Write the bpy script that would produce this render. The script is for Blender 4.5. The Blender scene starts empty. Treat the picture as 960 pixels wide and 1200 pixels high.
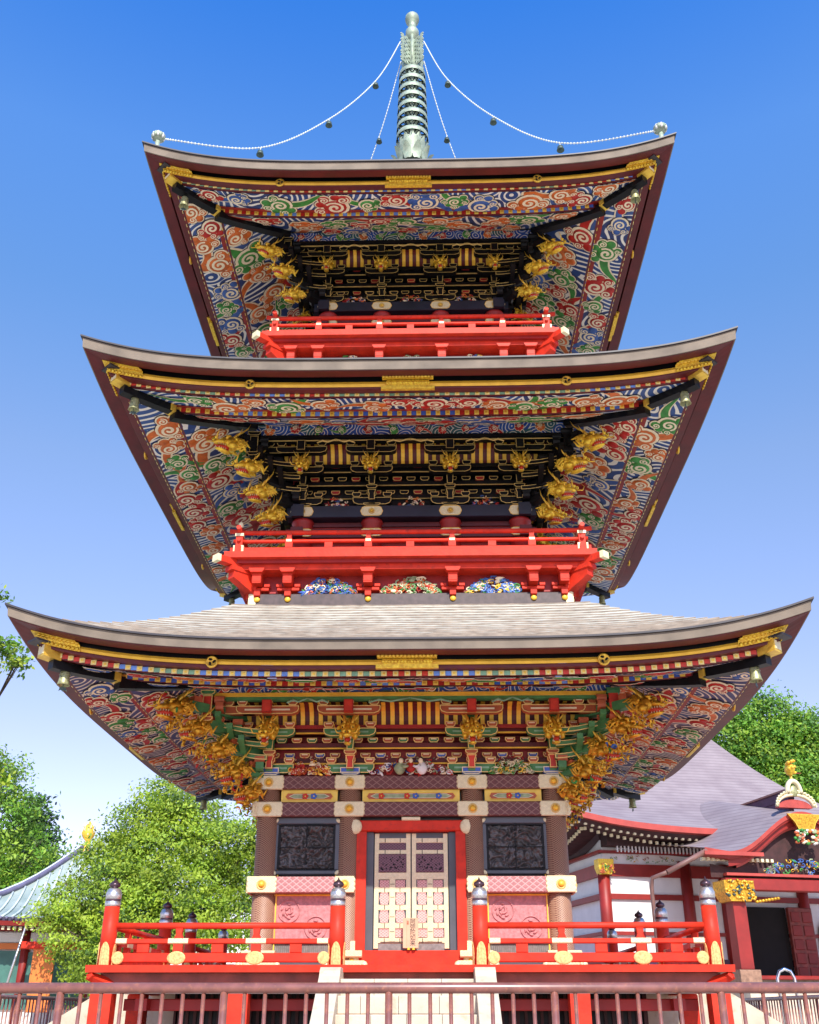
import bpy, math, random
import numpy as np
from mathutils import Matrix, Vector, noise
PI = math.pi
rad = math.radians
sc = bpy.context.scene
col = sc.collection

# ------------------------------------------------------------------ mesh builder
class MB:
    def __init__(s):
        s.v = []; s.f = []; s.m = []; s.sm = []; s.mats = []; s.M = None
    def mi(s, m):
        if m not in s.mats: s.mats.append(m)
        return s.mats.index(m)
    def add(s, vs, fs, m, smooth=False):
        o = len(s.v)
        if s.M is not None: vs = [tuple(s.M @ Vector(p)) for p in vs]
        s.v.extend(vs)
        for f in fs: s.f.append([i + o for i in f])
        k = s.mi(m)
        s.m.extend([k] * len(fs)); s.sm.extend([smooth] * len(fs))
    def box(s, x0, x1, y0, y1, z0, z1, m):
        v = [(x0,y0,z0),(x1,y0,z0),(x1,y1,z0),(x0,y1,z0),(x0,y0,z1),(x1,y0,z1),(x1,y1,z1),(x0,y1,z1)]
        s.add(v, [(0,3,2,1),(4,5,6,7),(0,1,5,4),(1,2,6,5),(2,3,7,6),(3,0,4,7)], m)
    def cbox(s, c, d, m, R=None):
        hx,hy,hz = d[0]/2,d[1]/2,d[2]/2
        v = []
        for z in (-hz,hz):
            for x,y in ((-hx,-hy),(hx,-hy),(hx,hy),(-hx,hy)):
                p = Vector((x,y,z))
                if R is not None: p = R @ p
                v.append((c[0]+p.x, c[1]+p.y, c[2]+p.z))
        s.add(v, [(0,3,2,1),(4,5,6,7),(0,1,5,4),(1,2,6,5),(2,3,7,6),(3,0,4,7)], m)
    def bbox(s, x0, x1, y0, y1, z0, z1, m, b=.01):
        # box with chamfered long edges on the outward (-y) side
        p = [(y1,z0),(y0+b,z0),(y0,z0+b),(y0,z1-b),(y0+b,z1),(y1,z1)]
        v = [(x0,a,c) for a,c in p] + [(x1,a,c) for a,c in p]
        n = 6
        s.add(v, [(i,(i+1)%n,n+(i+1)%n,n+i) for i in range(n)] + [tuple(range(n-1,-1,-1)), tuple(range(n,2*n))], m)
    def tube(s, pts, rs, m, n=8, smooth=True, caps=True):
        pts = [Vector(p) for p in pts]
        if not hasattr(rs, '__len__'): rs = [rs]*len(pts)
        v = []; prev = None
        for i,p in enumerate(pts):
            d = (pts[min(i+1,len(pts)-1)] - pts[max(i-1,0)])
            if d.length < 1e-9: d = Vector((0,0,1))
            d.normalize()
            if prev is None:
                a = Vector((0,0,1)) if abs(d.z) < .9 else Vector((1,0,0))
                u = d.cross(a).normalized()
            else:
                u = prev - d*prev.dot(d)
                u = u.normalized() if u.length > 1e-6 else d.orthogonal().normalized()
            prev = u; w = d.cross(u)
            for k in range(n):
                t = 2*PI*k/n
                q = p + (u*math.cos(t) + w*math.sin(t))*rs[i]
                v.append(tuple(q))
        f = []
        for i in range(len(pts)-1):
            for k in range(n):
                f.append((i*n+k, i*n+(k+1)%n, (i+1)*n+(k+1)%n, (i+1)*n+k))
        s.add(v, f, m, smooth)
        if caps:
            o = [tuple(range(n-1,-1,-1)), tuple(range((len(pts)-1)*n, len(pts)*n))]
            base = len(s.v) - len(v)
            k = s.mi(m)
            for c in o:
                s.f.append([i+base for i in c]); s.m.append(k); s.sm.append(False)
    def lathe(s, prof, m, n=16, c=(0,0,0), smooth=True, close=True):
        v = []; f = []
        for r,z in prof:
            for k in range(n):
                t = 2*PI*k/n
                v.append((c[0]+r*math.cos(t), c[1]+r*math.sin(t), c[2]+z))
        for i in range(len(prof)-1):
            for k in range(n):
                f.append((i*n+k, i*n+(k+1)%n, (i+1)*n+(k+1)%n, (i+1)*n+k))
        if close:
            f.append(tuple(range(n-1,-1,-1))); f.append(tuple(range((len(prof)-1)*n, len(prof)*n)))
        s.add(v, f, m, smooth)
    def ell(s, c, r, m, nu=8, nv=6, R=None, wob=0, seed=0):
        v = []; f = []
        for j in range(nv+1):
            ph = PI*j/nv
            for k in range(nu):
                t = 2*PI*k/nu
                p = Vector((math.sin(ph)*math.cos(t), math.sin(ph)*math.sin(t), math.cos(ph)))
                if wob: p *= 1 + wob*noise.noise(p*2.3 + Vector((seed,seed*.7,0)))
                p = Vector((p.x*r[0], p.y*r[1], p.z*r[2]))
                if R is not None: p = R @ p
                v.append((c[0]+p.x, c[1]+p.y, c[2]+p.z))
        for j in range(nv):
            for k in range(nu):
                f.append((j*nu+k, (j+1)*nu+k, (j+1)*nu+(k+1)%nu, j*nu+(k+1)%nu))
        s.add(v, f, m, True)
    def plate(s, poly, r, dep, fill, line, lw, back=None):
        # polygon in (x,z) facing -y at y=-r, thickness dep behind, outlined by a raised rim
        n = len(poly)
        A = sum(poly[i][0]*poly[(i+1)%n][1]-poly[(i+1)%n][0]*poly[i][1] for i in range(n))
        if A < 0: poly = poly[::-1]
        ins = []
        for i in range(n):
            p0 = Vector(poly[i-1]); p1 = Vector(poly[i]); p2 = Vector(poly[(i+1)%n])
            d1 = (p1-p0).normalized(); d2 = (p2-p1).normalized()
            n1 = Vector((-d1.y,d1.x)); n2 = Vector((-d2.y,d2.x))
            b = n1+n2
            k = lw/max(.35, b.length/2) ; b = b.normalized()*k if b.length>1e-6 else n1*lw
            ins.append(p1+b)
        y = -r
        v = [(p[0],y,p[1]) for p in poly] + [(q[0],y,q[1]) for q in ins] + [(p[0],y+dep,p[1]) for p in poly]
        s.add(v, [(i,(i+1)%n,n+(i+1)%n,n+i) for i in range(n)] + [], line)
        s.add([(p[0],y,p[1]) for p in poly]+[(p[0],y+dep,p[1]) for p in poly], [(n+i,n+(i+1)%n,(i+1)%n,i) for i in range(n)], fill)
        s.add([(q[0],y+.006,q[1]) for q in ins]+[(q[0],y,q[1]) for q in ins],
              [tuple(range(n))] + [(i,(i+1)%n,n+(i+1)%n,n+i) for i in range(n)], fill)
    def disc(s, c, R, m, n=12, up=(0,-1,0), dome=0):
        pass
    def mesh(s, name):
        me = bpy.data.meshes.new(name)
        me.from_pydata([tuple(p) for p in s.v], [], s.f)
        for m in s.mats: me.materials.append(MAT[m])
        me.polygons.foreach_set('material_index', s.m)
        me.polygons.foreach_set('use_smooth', s.sm)
        me.update()
        return me
    def build(s, name, parent=None, loc=None, rz=0):
        o = bpy.data.objects.new(name, s.mesh(name))
        col.objects.link(o)
        if parent is not None: o.parent = parent
        if loc: o.location = loc
        o.rotation_euler = (0,0,rz)
        return o

def tag(o, label=None, cat=None, group=None, kind=None):
    if label: o['label'] = label
    if cat: o['category'] = cat
    if group: o['group'] = group
    if kind: o['kind'] = kind
    return o
def empty(name, loc=(0,0,0), rz=0, parent=None):
    o = bpy.data.objects.new(name, None); col.objects.link(o)
    o.location = loc; o.rotation_euler = (0,0,rz); o.empty_display_size = .2
    if parent: o.parent = parent
    return o
def inst(src, parent=None, loc=None, rot=None, scale=None):
    o = src.copy(); col.objects.link(o)
    if parent is not None: o.parent = parent
    if loc is not None: o.location = loc
    if rot is not None: o.rotation_euler = rot
    if scale is not None: o.scale = (scale,)*3 if not hasattr(scale,'__len__') else scale
    return o
def four(mb, name, parent, sides=(0,1,2,3)):
    o = mb.build(name, parent, rz=sides[0]*PI/2)
    r = [o]
    for k in sides[1:]:
        r.append(inst(o, parent, rot=(0,0,k*PI/2)))
    return r
def copy_tree(o, parent=None, loc=None, rot=None, scale=None):
    c = inst(o, parent, loc, rot, scale)
    for ch in list(o.children):
        d = inst(ch, c)
        for g in list(ch.children): inst(g, d)
    return c

# ------------------------------------------------------------------ materials
MAT = {}
class NT:
    def __init__(s, m):
        s.t = m.node_tree; s.n = s.t.nodes; s.b = s.n['Principled BSDF']
        s.co = s.n.new('ShaderNodeTexCoord')
    def node(s, typ, **k):
        n = s.n.new(typ)
        for a,v in k.items(): setattr(n, a, v)
        return n
    def link(s, a, b): s.t.links.new(a, b)
    def math(s, op, a, b=None, clamp=False):
        n = s.node('ShaderNodeMath', operation=op, use_clamp=clamp)
        for i,x in enumerate((a,b)):
            if x is None: continue
            if isinstance(x,(int,float)): n.inputs[i].default_value = x
            else: s.link(x, n.inputs[i])
        return n.outputs[0]
    def mix(s, f, a, b):
        n = s.node('ShaderNodeMix', data_type='RGBA')
        for i,x in ((0,f),(6,a),(7,b)):
            if isinstance(x,(int,float)): n.inputs[i].default_value = x
            elif isinstance(x,tuple): n.inputs[i].default_value = (*x[:3],1)
            else: s.link(x, n.inputs[i])
        return n.outputs[2]
    def noise(s, scale, det=3, vec=None, out='Fac'):
        n = s.node('ShaderNodeTexNoise'); n.inputs['Scale'].default_value = scale; n.inputs['Detail'].default_value = det
        s.link(vec or s.co.outputs['Object'], n.inputs['Vector']); return n.outputs[out]
    def ramp(s, f, stops, interp='LINEAR'):
        n = s.node('ShaderNodeValToRGB'); n.color_ramp.interpolation = interp
        e = n.color_ramp.elements
        while len(e) < len(stops): e.new(.5)
        for k,(p,c) in enumerate(stops):
            e[k].position = p; e[k].color = (*c,1) if hasattr(c,'__len__') else (c,c,c,1)
        s.link(f, n.inputs[0]); return n.outputs[0]
    def bump(s, h, st=.3, d=.02):
        n = s.node('ShaderNodeBump'); n.inputs['Strength'].default_value = st; n.inputs['Distance'].default_value = d
        s.link(h, n.inputs['Height']); s.link(n.outputs[0], s.b.inputs['Normal'])
    def xyz(s, vec=None):
        n = s.node('ShaderNodeSeparateXYZ'); s.link(vec or s.co.outputs['Object'], n.inputs[0]); return n.outputs

def newmat(name, rough=.5, metal=0, spec=.5):
    m = bpy.data.materials.new(name); m.use_nodes = True; MAT[name] = m
    t = NT(m); t.b.inputs['Roughness'].default_value = rough; t.b.inputs['Metallic'].default_value = metal
    t.b.inputs['Specular IOR Level'].default_value = spec
    return m, t
def simple(name, c, rough=.5, metal=0, var=.25, scale=3, bump=0, bscale=30, spec=.5, grime=None):
    m, t = newmat(name, rough, metal, spec)
    f = t.noise(scale, 5)
    a = tuple(x*(1-var) for x in c); b = tuple(min(1,x*(1+var)) for x in c)
    cc = t.ramp(f, [(.3,a),(.7,b)])
    if grime:
        g = t.noise(scale*2.7, 8); cc = t.mix(t.ramp(g,[(.55,0.),(.75,1.)]), cc, grime)
    t.link(cc, t.b.inputs['Base Color'])
    if bump: t.bump(t.noise(bscale,4), bump, .01)
    return m

simple('vermilion', (.62,.036,.015), .5, spec=.22, var=.20, scale=5, bump=.22, bscale=22, grime=(.40,.032,.020))
simple('red_dark', (.105,.006,.008), .5, var=.25)
simple('red_deep', (.33,.013,.012), .5, var=.2)
simple('black_lacquer', (.006,.006,.007), .4, var=.3, spec=.2)
simple('slate_lacquer', (.075,.085,.10), .4, var=.15)
simple('gold', (.95,.54,.07), .36, metal=.55, var=.25, scale=9, bump=.25, bscale=60)
simple('gold_carved', (1.0,.54,.05), .36, metal=.5, var=.35, scale=22, bump=.6, bscale=70)
simple('gold_antique', (.80,.38,.035), .34, metal=.65, var=.5, scale=14, bump=.6, bscale=70)
simple('gold_paint', (.92,.52,.05), .45, metal=.25, var=.15, scale=6)
simple('gold_pale', (.74,.46,.17), .5, metal=.2, var=.3, scale=40, bump=.4, bscale=90)
simple('line_gold', (.72,.50,.16), .45, metal=.3, var=.15, scale=12)
simple('line_bright', (.90,.60,.20), .5, var=.15, scale=12)
simple('check_cream', (.88,.70,.26), .5, var=.12, scale=12)  # outer rafter-end yellow, lightened in colour for light bounced up from the ground
simple('shingle_butt', (.25,.20,.155), .8, var=.3, scale=6)
simple('cream', (.80,.70,.44), .5, var=.12, scale=8)
simple('outline_shadow', (.035,.02,.04), .7)  # dark outline under each cloud lobe, relief shadow put into its colour
simple('outline', (.88,.74,.50), .6, var=.10, scale=8)
simple('white_paint', (.80,.78,.74), .6, var=.06)
simple('cloud_red', (.46,.016,.010), .55, var=.30, scale=7)
simple('cloud_orange', (.60,.13,.018), .55, var=.30, scale=7)
simple('cloud_green', (.045,.24,.04), .55, var=.35, scale=7)
simple('cloud_blue', (.035,.10,.32), .55, var=.35, scale=7)
simple('paint_green', (.06,.21,.07), .5, var=.25, scale=8)
simple('paint_green_light', (.22,.42,.26), .5, var=.2, scale=8)
simple('paint_blue', (.05,.13,.50), .5, var=.2, scale=8)
simple('paint_sky', (.15,.30,.75), .5, var=.2, scale=8)
simple('paint_rust', (.46,.10,.035), .5, var=.2, scale=8)
simple('paint_scarlet', (.60,.04,.02), .5, var=.2, scale=8)
simple('paint_yellow', (.90,.62,.10), .5, var=.1, scale=8)
simple('paint_olive', (.30,.36,.20), .6, var=.3, scale=12)
simple('rafter_wood', (.28,.022,.014), .5, var=.25)
simple('edge_board', (.19,.15,.11), .75, var=.25, scale=2.5, bump=.1)
simple('edge_trim', (.035,.03,.035), .5, var=.3)
simple('bronze_green', (.34,.40,.30), .55, metal=.25, var=.30, scale=6, grime=(.20,.33,.24))
simple('bronze_dark', (.06,.09,.075), .5, metal=.3, var=.3)
simple('bell_bronze', (.40,.40,.20), .45, metal=.5, var=.4, scale=14, grime=(.12,.13,.06))
simple('chain_metal', (.66,.70,.66), .5, metal=.2, var=.1)
simple('silver', (.62,.60,.58), .33, metal=.8, var=.25, scale=30, grime=(.2,.18,.2))
simple('onion_dark', (.10,.06,.075), .3, metal=.6, var=.3, scale=10)
simple('stone', (.58,.49,.37), .8, var=.14, scale=3, bump=.25, bscale=45, grime=(.48,.36,.24))
simple('stone_dark', (.20,.17,.14), .85, var=.3, scale=3)
simple('rail_paint', (.22,.082,.062), .32, var=.22, scale=12, spec=.7, grime=(.34,.13,.07))
simple('bark', (.10,.075,.055), .9, var=.4, scale=8, bump=.5, bscale=25)
simple('red_wood_old', (.26,.05,.035), .55, var=.35, scale=5)
simple('hall_red', (.27,.018,.013), .5, var=.2, scale=2)
simple('hall_edge', (.42,.06,.045), .5, var=.15, scale=2)
simple('hall_dark', (.045,.014,.014), .7, var=.4)
simple('door_dark', (.006,.005,.005), .8, var=.3)
simple('plaster', (.78,.76,.74), .8, var=.05, scale=2, bump=.05)
simple('orange_paint', (.72,.19,.03), .5, var=.12, scale=2)
simple('copper_edge', (.13,.12,.20), .5, var=.3)
simple('copper_light', (.60,.68,.66), .5, var=.12)
simple('chrome', (.75,.75,.75), .12, metal=1, var=.05)
simple('plaque_wood', (.62,.40,.25), .6, var=.10, scale=6)
simple('ink', (.03,.02,.02), .6)
simple('planter_stone', (.30,.17,.11), .85, var=.3, scale=8, bump=.4, bscale=40)
simple('flower_red', (.65,.08,.03), .6, var=.3)
simple('purple_dark', (.07,.02,.06), .5, var=.3)
simple('navy_lacquer',(.014,.018,.035),.3)
simple('tie_dark', (.07,.045,.045), .5, var=.3, scale=12)
simple('gutter', (.20,.10,.08), .5, var=.2)
simple('teal_door', (.05,.16,.13), .5, var=.2)

# wavy ground of the painted soffits: fans of cream lines over blues
def wave_mat(name, ca, cb, cc, line, sc1=2.6, fr=9.0, wid=.30):
    m, t = newmat(name, .6)
    uv = t.co.outputs['UV']
    n = t.node('ShaderNodeTexNoise'); n.inputs['Scale'].default_value = 1.8; n.inputs['Detail'].default_value = 1.0
    t.link(uv, n.inputs['Vector'])
    sub = t.node('ShaderNodeVectorMath', operation='SUBTRACT'); t.link(n.outputs['Color'], sub.inputs[0]); sub.inputs[1].default_value = (.5,.5,.5)
    scl = t.node('ShaderNodeVectorMath', operation='SCALE'); t.link(sub.outputs[0], scl.inputs[0]); scl.inputs['Scale'].default_value = .22
    ad = t.node('ShaderNodeVectorMath', operation='ADD'); t.link(uv, ad.inputs[0]); t.link(scl.outputs[0], ad.inputs[1])
    v = t.node('ShaderNodeTexVoronoi', voronoi_dimensions='2D'); v.inputs['Scale'].default_value = sc1; v.inputs['Randomness'].default_value = .9
    t.link(ad.outputs[0], v.inputs['Vector'])
    fr_ = t.math('FRACT', t.math('MULTIPLY', v.outputs['Distance'], fr))
    ln = t.math('LESS_THAN', fr_, wid)
    cx = t.xyz(v.outputs['Color'])
    base = t.ramp(cx[0], [(0,ca),(.45,cb),(.78,cc)], 'CONSTANT')
    base = t.mix(t.math('MULTIPLY', t.noise(9,4), .5), base, tuple(x*.4 for x in ca))
    t.link(t.mix(ln, base, line), t.b.inputs['Base Color'])
    t.bump(fr_, .25, .01)
wave_mat('waves_violet', (.05,.06,.17), (.09,.09,.21), (.12,.05,.09), (.78,.66,.52), 1.35, 9.0, .30)
wave_mat('waves_blue', (.025,.07,.24), (.05,.11,.31), (.03,.05,.16), (.84,.80,.70), 1.15, 8.0, .36)
wave_mat('waves_band', (.02,.08,.36), (.03,.11,.42), (.03,.14,.12), (.78,.72,.62), 3.2, 5.5, .24)

def fretwork(name, a, b, s, wid, rough=.5, metal=0):
    # fine diamond lattice in the facade plane (object x/z plus y)
    m, t = newmat(name, rough, metal)
    x = t.xyz()
    h = t.math('ADD', x[0], x[1])
    p = t.math('ABSOLUTE', t.math('SUBTRACT', t.math('FRACT', t.math('MULTIPLY', t.math('ADD', h, t.math('MULTIPLY', x[2], 1.35)), s)), .5))
    q = t.math('ABSOLUTE', t.math('SUBTRACT', t.math('FRACT', t.math('MULTIPLY', t.math('SUBTRACT', h, t.math('MULTIPLY', x[2], 1.35)), s)), .5))
    f = t.math('LESS_THAN', t.math('MINIMUM', p, q), wid)
    g = t.noise(28, 5)
    cc = t.mix(f, t.mix(g, a, tuple(v*.55 for v in a)), b)
    t.link(cc, t.b.inputs['Base Color']); t.bump(t.math('MINIMUM', p, q), .3, .01)
fretwork('tie_diamond', (.16,.042,.040), (.25,.125,.10), 7.5, .07)
fretwork('pink_diamond', (.50,.20,.20), (.66,.33,.32), 9, .09)
fretwork('column_pattern', (.23,.085,.055), (.50,.32,.20), 24, .10)
fretwork('ornament_cream', (.93,.84,.54), (.74,.60,.30), 22, .07, .42, .15)
fretwork('door_pink', (.66,.32,.29), (.80,.50,.44), 20, .12)
fretwork('door_purple', (.12,.045,.07), (.22,.11,.13), 20, .10)
simple('panel_pink', (.50,.19,.19), .55, var=.25, scale=22, bump=.5, bscale=40)
simple('grille_grey', (.20,.18,.17), .6, var=.3, scale=20)
simple('relief_black', (.060,.054,.052), .36, var=.5, scale=10, bump=.4, bscale=60, spec=.7)

def shingle_mat(name, c1, c2, c3, lines=0):
    m, t = newmat(name, .75)
    mp = t.node('ShaderNodeMapping'); mp.inputs['Scale'].default_value = (1.2,1.2,14)
    t.link(t.co.outputs['Object'], mp.inputs[0])
    a = t.noise(1.6, 8, mp.outputs[0])
    b = t.noise(1.1, 6)
    cc = t.ramp(a, [(.30,c3),(.45,c1),(.62,c2),(.75,c1)])
    cc = t.mix(t.ramp(b,[(.45,0.),(.7,.7)]), cc, c3)
    t.link(cc, t.b.inputs['Base Color']); t.bump(a, .3, .01)
shingle_mat('shingle', (.45,.45,.39), (.58,.60,.51), (.31,.28,.22))
def hall_roof_mat():
    m, t = newmat('hall_shingle', .7)
    x = t.xyz()
    w = t.math('FRACT', t.math('MULTIPLY', t.math('ADD', x[2], t.math('MULTIPLY', t.noise(.35,1), .10)), 5.5))
    a = t.noise(1.0, 10)
    cc = t.ramp(a, [(.3,(.235,.185,.19)),(.7,(.31,.255,.255))])
    cc = t.mix(t.ramp(w,[(0,.65),(.28,0.),(1,0.)]), cc, (.12,.085,.09))
    t.link(cc, t.b.inputs['Base Color']); t.bump(w, .3, .03)
hall_roof_mat()
def copper_mat():
    m, t = newmat('copper_roof', .55, .1)
    a = t.noise(1.2, 6)
    t.link(t.ramp(a, [(.3,(.25,.32,.29)),(.7,(.42,.48,.43))]), t.b.inputs['Base Color'])
copper_mat()
def ground_mat():
    m, t = newmat('paving', .85)
    br = t.node('ShaderNodeTexBrick'); br.inputs['Scale'].default_value = 1.0
    br.inputs['Color1'].default_value = (.60,.53,.41,1); br.inputs['Color2'].default_value = (.54,.47,.36,1); br.inputs['Mortar'].default_value = (.27,.25,.23,1)
    br.inputs['Mortar Size'].default_value = .012; br.inputs['Brick Width'].default_value = .9; br.inputs['Row Height'].default_value = .45
    t.link(t.co.outputs['Object'], br.inputs['Vector'])
    g = t.noise(3, 8); cc = t.mix(t.math('MULTIPLY', g, .5), br.outputs[0], (.33,.30,.27))
    t.link(cc, t.b.inputs['Base Color']); t.bump(t.noise(60,5), .3, .01)
ground_mat()
simple('gravel', (.60,.56,.50), .95, var=.25, scale=40, bump=.8, bscale=120)
simple('earth', (.16,.15,.08), .95, var=.4, scale=.3)

def leaf_mat(name, c, tr=.35):
    m = bpy.data.materials.new(name); m.use_nodes = True; MAT[name] = m
    t = NT(m); t.b.inputs['Roughness'].default_value = .55
    oi = t.noise(.9, 2)
    cc = t.ramp(oi, [(.3,tuple(x*.65 for x in c)),(.7,tuple(x*1.35 for x in c))])
    t.link(cc, t.b.inputs['Base Color'])
    tl = t.node('ShaderNodeBsdfTranslucent'); t.link(cc, tl.inputs[0])
    mx = t.node('ShaderNodeMixShader'); mx.inputs[0].default_value = tr
    t.link(t.b.outputs[0], mx.inputs[1]); t.link(tl.outputs[0], mx.inputs[2])
    t.link(mx.outputs[0], t.n['Material Output'].inputs[0])
leaf_mat('leaf_lime', (.44,.56,.055),.45); leaf_mat('leaf_mid', (.34,.50,.05),.45); leaf_mat('leaf_deep', (.10,.18,.025))
leaf_mat('leaf_fresh', (.17,.36,.035)); leaf_mat('leaf_forest', (.08,.20,.025)); leaf_mat('leaf_conifer', (.022,.05,.02))

# ================================================================== PAGODA
pagoda = empty('pagoda')
tag(pagoda, 'three storey red and gold temple pagoda with painted cloud soffits and bronze spire', 'pagoda')

# ---- roofs: section measured outwards from the axis (r), heights z, corner lift L
RO = [
 dict(re=5.25, zt=5.62, zf=5.50, rd=5.00, zd=5.49, rg=4.93, zg=(5.45,5.38), zr=5.335, rc=4.80, zc=(5.335,5.265), r2=4.10, z2=(5.415,5.345), rb=3.05, zb=(5.72,5.545), L=.53, rt=2.86, ztop=7.04, wav='waves_violet'),
 dict(re=4.98, zt=10.27, zf=10.11, rd=4.73, zd=10.13, rg=4.655, zg=(10.085,9.99), zr=9.965, rc=4.50, zc=(10.00,9.925), r2=3.85, z2=(10.05,9.965), rb=2.72, zb=(10.49,10.26), L=.47, rt=2.52, ztop=11.72, wav='waves_blue'),
 dict(re=4.63, zt=14.76, zf=14.61, rd=4.40, zd=14.63, rg=4.33, zg=(14.605,14.515), zr=14.50, rc=4.20, zc=(14.56,14.475), r2=3.55, z2=(14.595,14.515), rb=2.42, zb=(15.12,14.89), L=.47, rt=.55, ztop=17.35, wav='waves_blue'),
]
def lift(R, r, t):
    k = math.exp(-max(0, R['re']+.12-r-.02)*1.15)*R['L']
    return k*abs(t)**4.2, .12*(k/R['L'])*abs(t)**4.2
def P(R, t, r, z, s=1):
    l, b = lift(R, r, t)
    return (t*(r+b), -(r+b), z + l*s)
def strip(mb, R, prof, m, N=40, flip=False, closed=False, smooth=False):
    v = []; f = []; n = len(prof)
    for i in range(N+1):
        t = -1 + 2*i/N
        t = math.copysign(abs(t)**.8, t)
        for r,z in prof: v.append(P(R, t, r, z))
    seg = n if closed else n-1
    for i in range(N):
        for j in range(seg):
            a = i*n+j; b = i*n+(j+1)%n; c = (i+1)*n+(j+1)%n; d = (i+1)*n+j
            f.append((a,b,c,d) if not flip else (d,c,b,a))
    mb.add(v, f, m, smooth)

def seg_r(prof, r):
    (r0,z0),(r1,z1) = prof
    k = (r-r0)/(r1-r0); return z0+(z1-z0)*k

CL = ['cloud_red','cloud_red','cloud_green','cloud_orange','cloud_red','cloud_green','cloud_orange','cloud_blue']
def lobe(mb, place, u, v, Rr, c, spiral=True, rnd=random, a0=0, hand=1, h0=.012):
    n = 14
    h = h0 + rnd.random()*.006
    if Rr > .05:
        dk=[place(u+(Rr+.016)*math.cos(2*PI*k/n), v+(Rr+.016)*math.sin(2*PI*k/n), h0*.5) for k in range(n)]
        mb.add([place(u,v,h0*.55)]+dk, [(0,1+(k+1)%n,1+k) for k in range(n)], 'outline_shadow')
    rim = [place(u+Rr*math.cos(2*PI*k/n), v+Rr*math.sin(2*PI*k/n), h-.006) for k in range(n)]
    rim2 = [place(u+Rr*.985*math.cos(2*PI*k/n), v+Rr*.985*math.sin(2*PI*k/n), h) for k in range(n)]
    mb.add([place(u,v,h)]+rim2+rim, [(0,1+(k+1)%n,1+k) for k in range(n)]+[(1+k,1+(k+1)%n,1+n+(k+1)%n,1+n+k) for k in range(n)], 'outline')
    hs = [(.785,h+.003),(.765,h+.010),(.45,h+.020)]
    vs = [place(u+Rr*q*math.cos(2*PI*k/n), v+Rr*q*math.sin(2*PI*k/n), hh) for q,hh in hs for k in range(n)] + [place(u,v,h+.022)]
    fs = []
    for j in range(2):
        for k in range(n): fs.append((j*n+k,(j*n)+(k+1)%n,(j+1)*n+(k+1)%n,(j+1)*n+k))
    fs += [(2*n+k,2*n+(k+1)%n,3*n) for k in range(n)]
    mb.add(vs, fs, c, True)
    if spiral:
        S = 18; pts = []
        for i in range(S+1):
            q = i/S; rr = Rr*(.62*(1-q)**.9+.04); an = a0 + hand*q*1.55*2*PI
            pts.append((u+rr*math.cos(an), v+rr*math.sin(an), Rr*(.085+.045*q)))
        vs = []; 
        for i,(x,y,w) in enumerate(pts):
            x2,y2,_ = pts[min(i+1,S)]; x1,y1,_ = pts[max(i-1,0)]
            dx,dy = x2-x1,y2-y1; L = math.hypot(dx,dy) or 1
            nx,ny = -dy/L*w, dx/L*w
            vs += [place(x+nx,y+ny,h+.023), place(x-nx,y-ny,h+.023)]
        mb.add(vs, [(2*i,2*i+2,2*i+3,2*i+1) for i in range(S)], 'outline')
def tail(mb, place, u, v, ang, L, w, c, rnd):
    S = 9; a = []; k = rnd.choice((-1,1))
    for lay,(ww,hh,mm) in enumerate(((1,.011,'outline'),(.66,.016,c))):
        vs = []
        for i in range(S+1):
            q = i/S
            x = u+math.cos(ang)*L*q - math.sin(ang)*k*w*1.0*math.sin(q*PI*1.3)
            y = v+math.sin(ang)*L*q + math.cos(ang)*k*w*1.0*math.sin(q*PI*1.3)
            W = w*ww*(1-q**1.6)+.004
            vs += [place(x-math.sin(ang)*W, y+math.cos(ang)*W, hh), place(x+math.sin(ang)*W, y-math.cos(ang)*W, hh)]
        mb.add(vs, [(2*i,2*i+1,2*i+3,2*i+2) for i in range(S)], mm)
def cloud(mb, place, u, v, s, c, rnd):
    a = rnd.random()*2*PI; hand = rnd.choice((-1,1))
    tail(mb, place, u, v, a+PI+rnd.uniform(-.4,.4), s*rnd.uniform(3.4,5.4), s*.55, c, rnd)
    n = rnd.choice((4,5,6))
    for k in range(n):
        an = a + (k-(n-1)/2)*rnd.uniform(.62,.78)
        d = s*rnd.uniform(.95,1.15)
        lobe(mb, place, u+d*math.cos(an), v+d*math.sin(an), s*rnd.uniform(.40,.60), c, k%2==0 and s>.1, rnd, an, hand, .013)
    lobe(mb, place, u, v, s, c, True, rnd, a, hand, .024)
def clouds(mb, R, prof, seed, dens=1.0, smin=.085, smax=.15, xs=1.0):
    rnd = random.Random(seed)
    r0, r1 = prof[0][0], prof[1][0]
    if r0 < r1: r0, r1 = r1, r0
    lo = min(prof[0][0], prof[1][0]); hi = max(prof[0][0], prof[1][0])
    def place(u, v, h):
        r = min(max(v, lo+.004), hi-.004)
        t = max(-1, min(1, u/r))
        x,y,z = P(R, t, r, seg_r(prof, r))
        return (x,y,z-h)
    area = (hi-lo)*(hi+lo)
    n = int(area*3.9*dens); done = []; tries = 0
    while len(done) < n and tries < 6000:
        tries += 1
        s = rnd.uniform(smin, smax)
        v = rnd.uniform(lo+s*.6, hi-s*.6); u = rnd.uniform(-v, v)
        if abs(u) > v-.10-s*1.6: continue
        if any(math.hypot(u-a, v-b) < (s+c)*1.22 for a,b,c in done): continue
        done.append((u,v,s))
        cloud(mb, place, u, v, s, rnd.choice(CL), rnd)

def uvpanel(o, R):
    me = o.data; uv = me.uv_layers.new(name='UVMap')
    co = np.empty(len(me.vertices)*3); me.vertices.foreach_get('co', co); co = co.reshape(-1,3)
    li = np.empty(len(me.loops), dtype=np.int32); me.loops.foreach_get('vertex_index', li)
    p = co[li]
    u = np.stack([p[:,0], -p[:,1] + p[:,2]*1.0], 1)
    uv.data.foreach_set('uv', u.astype(np.float32).ravel())

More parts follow.
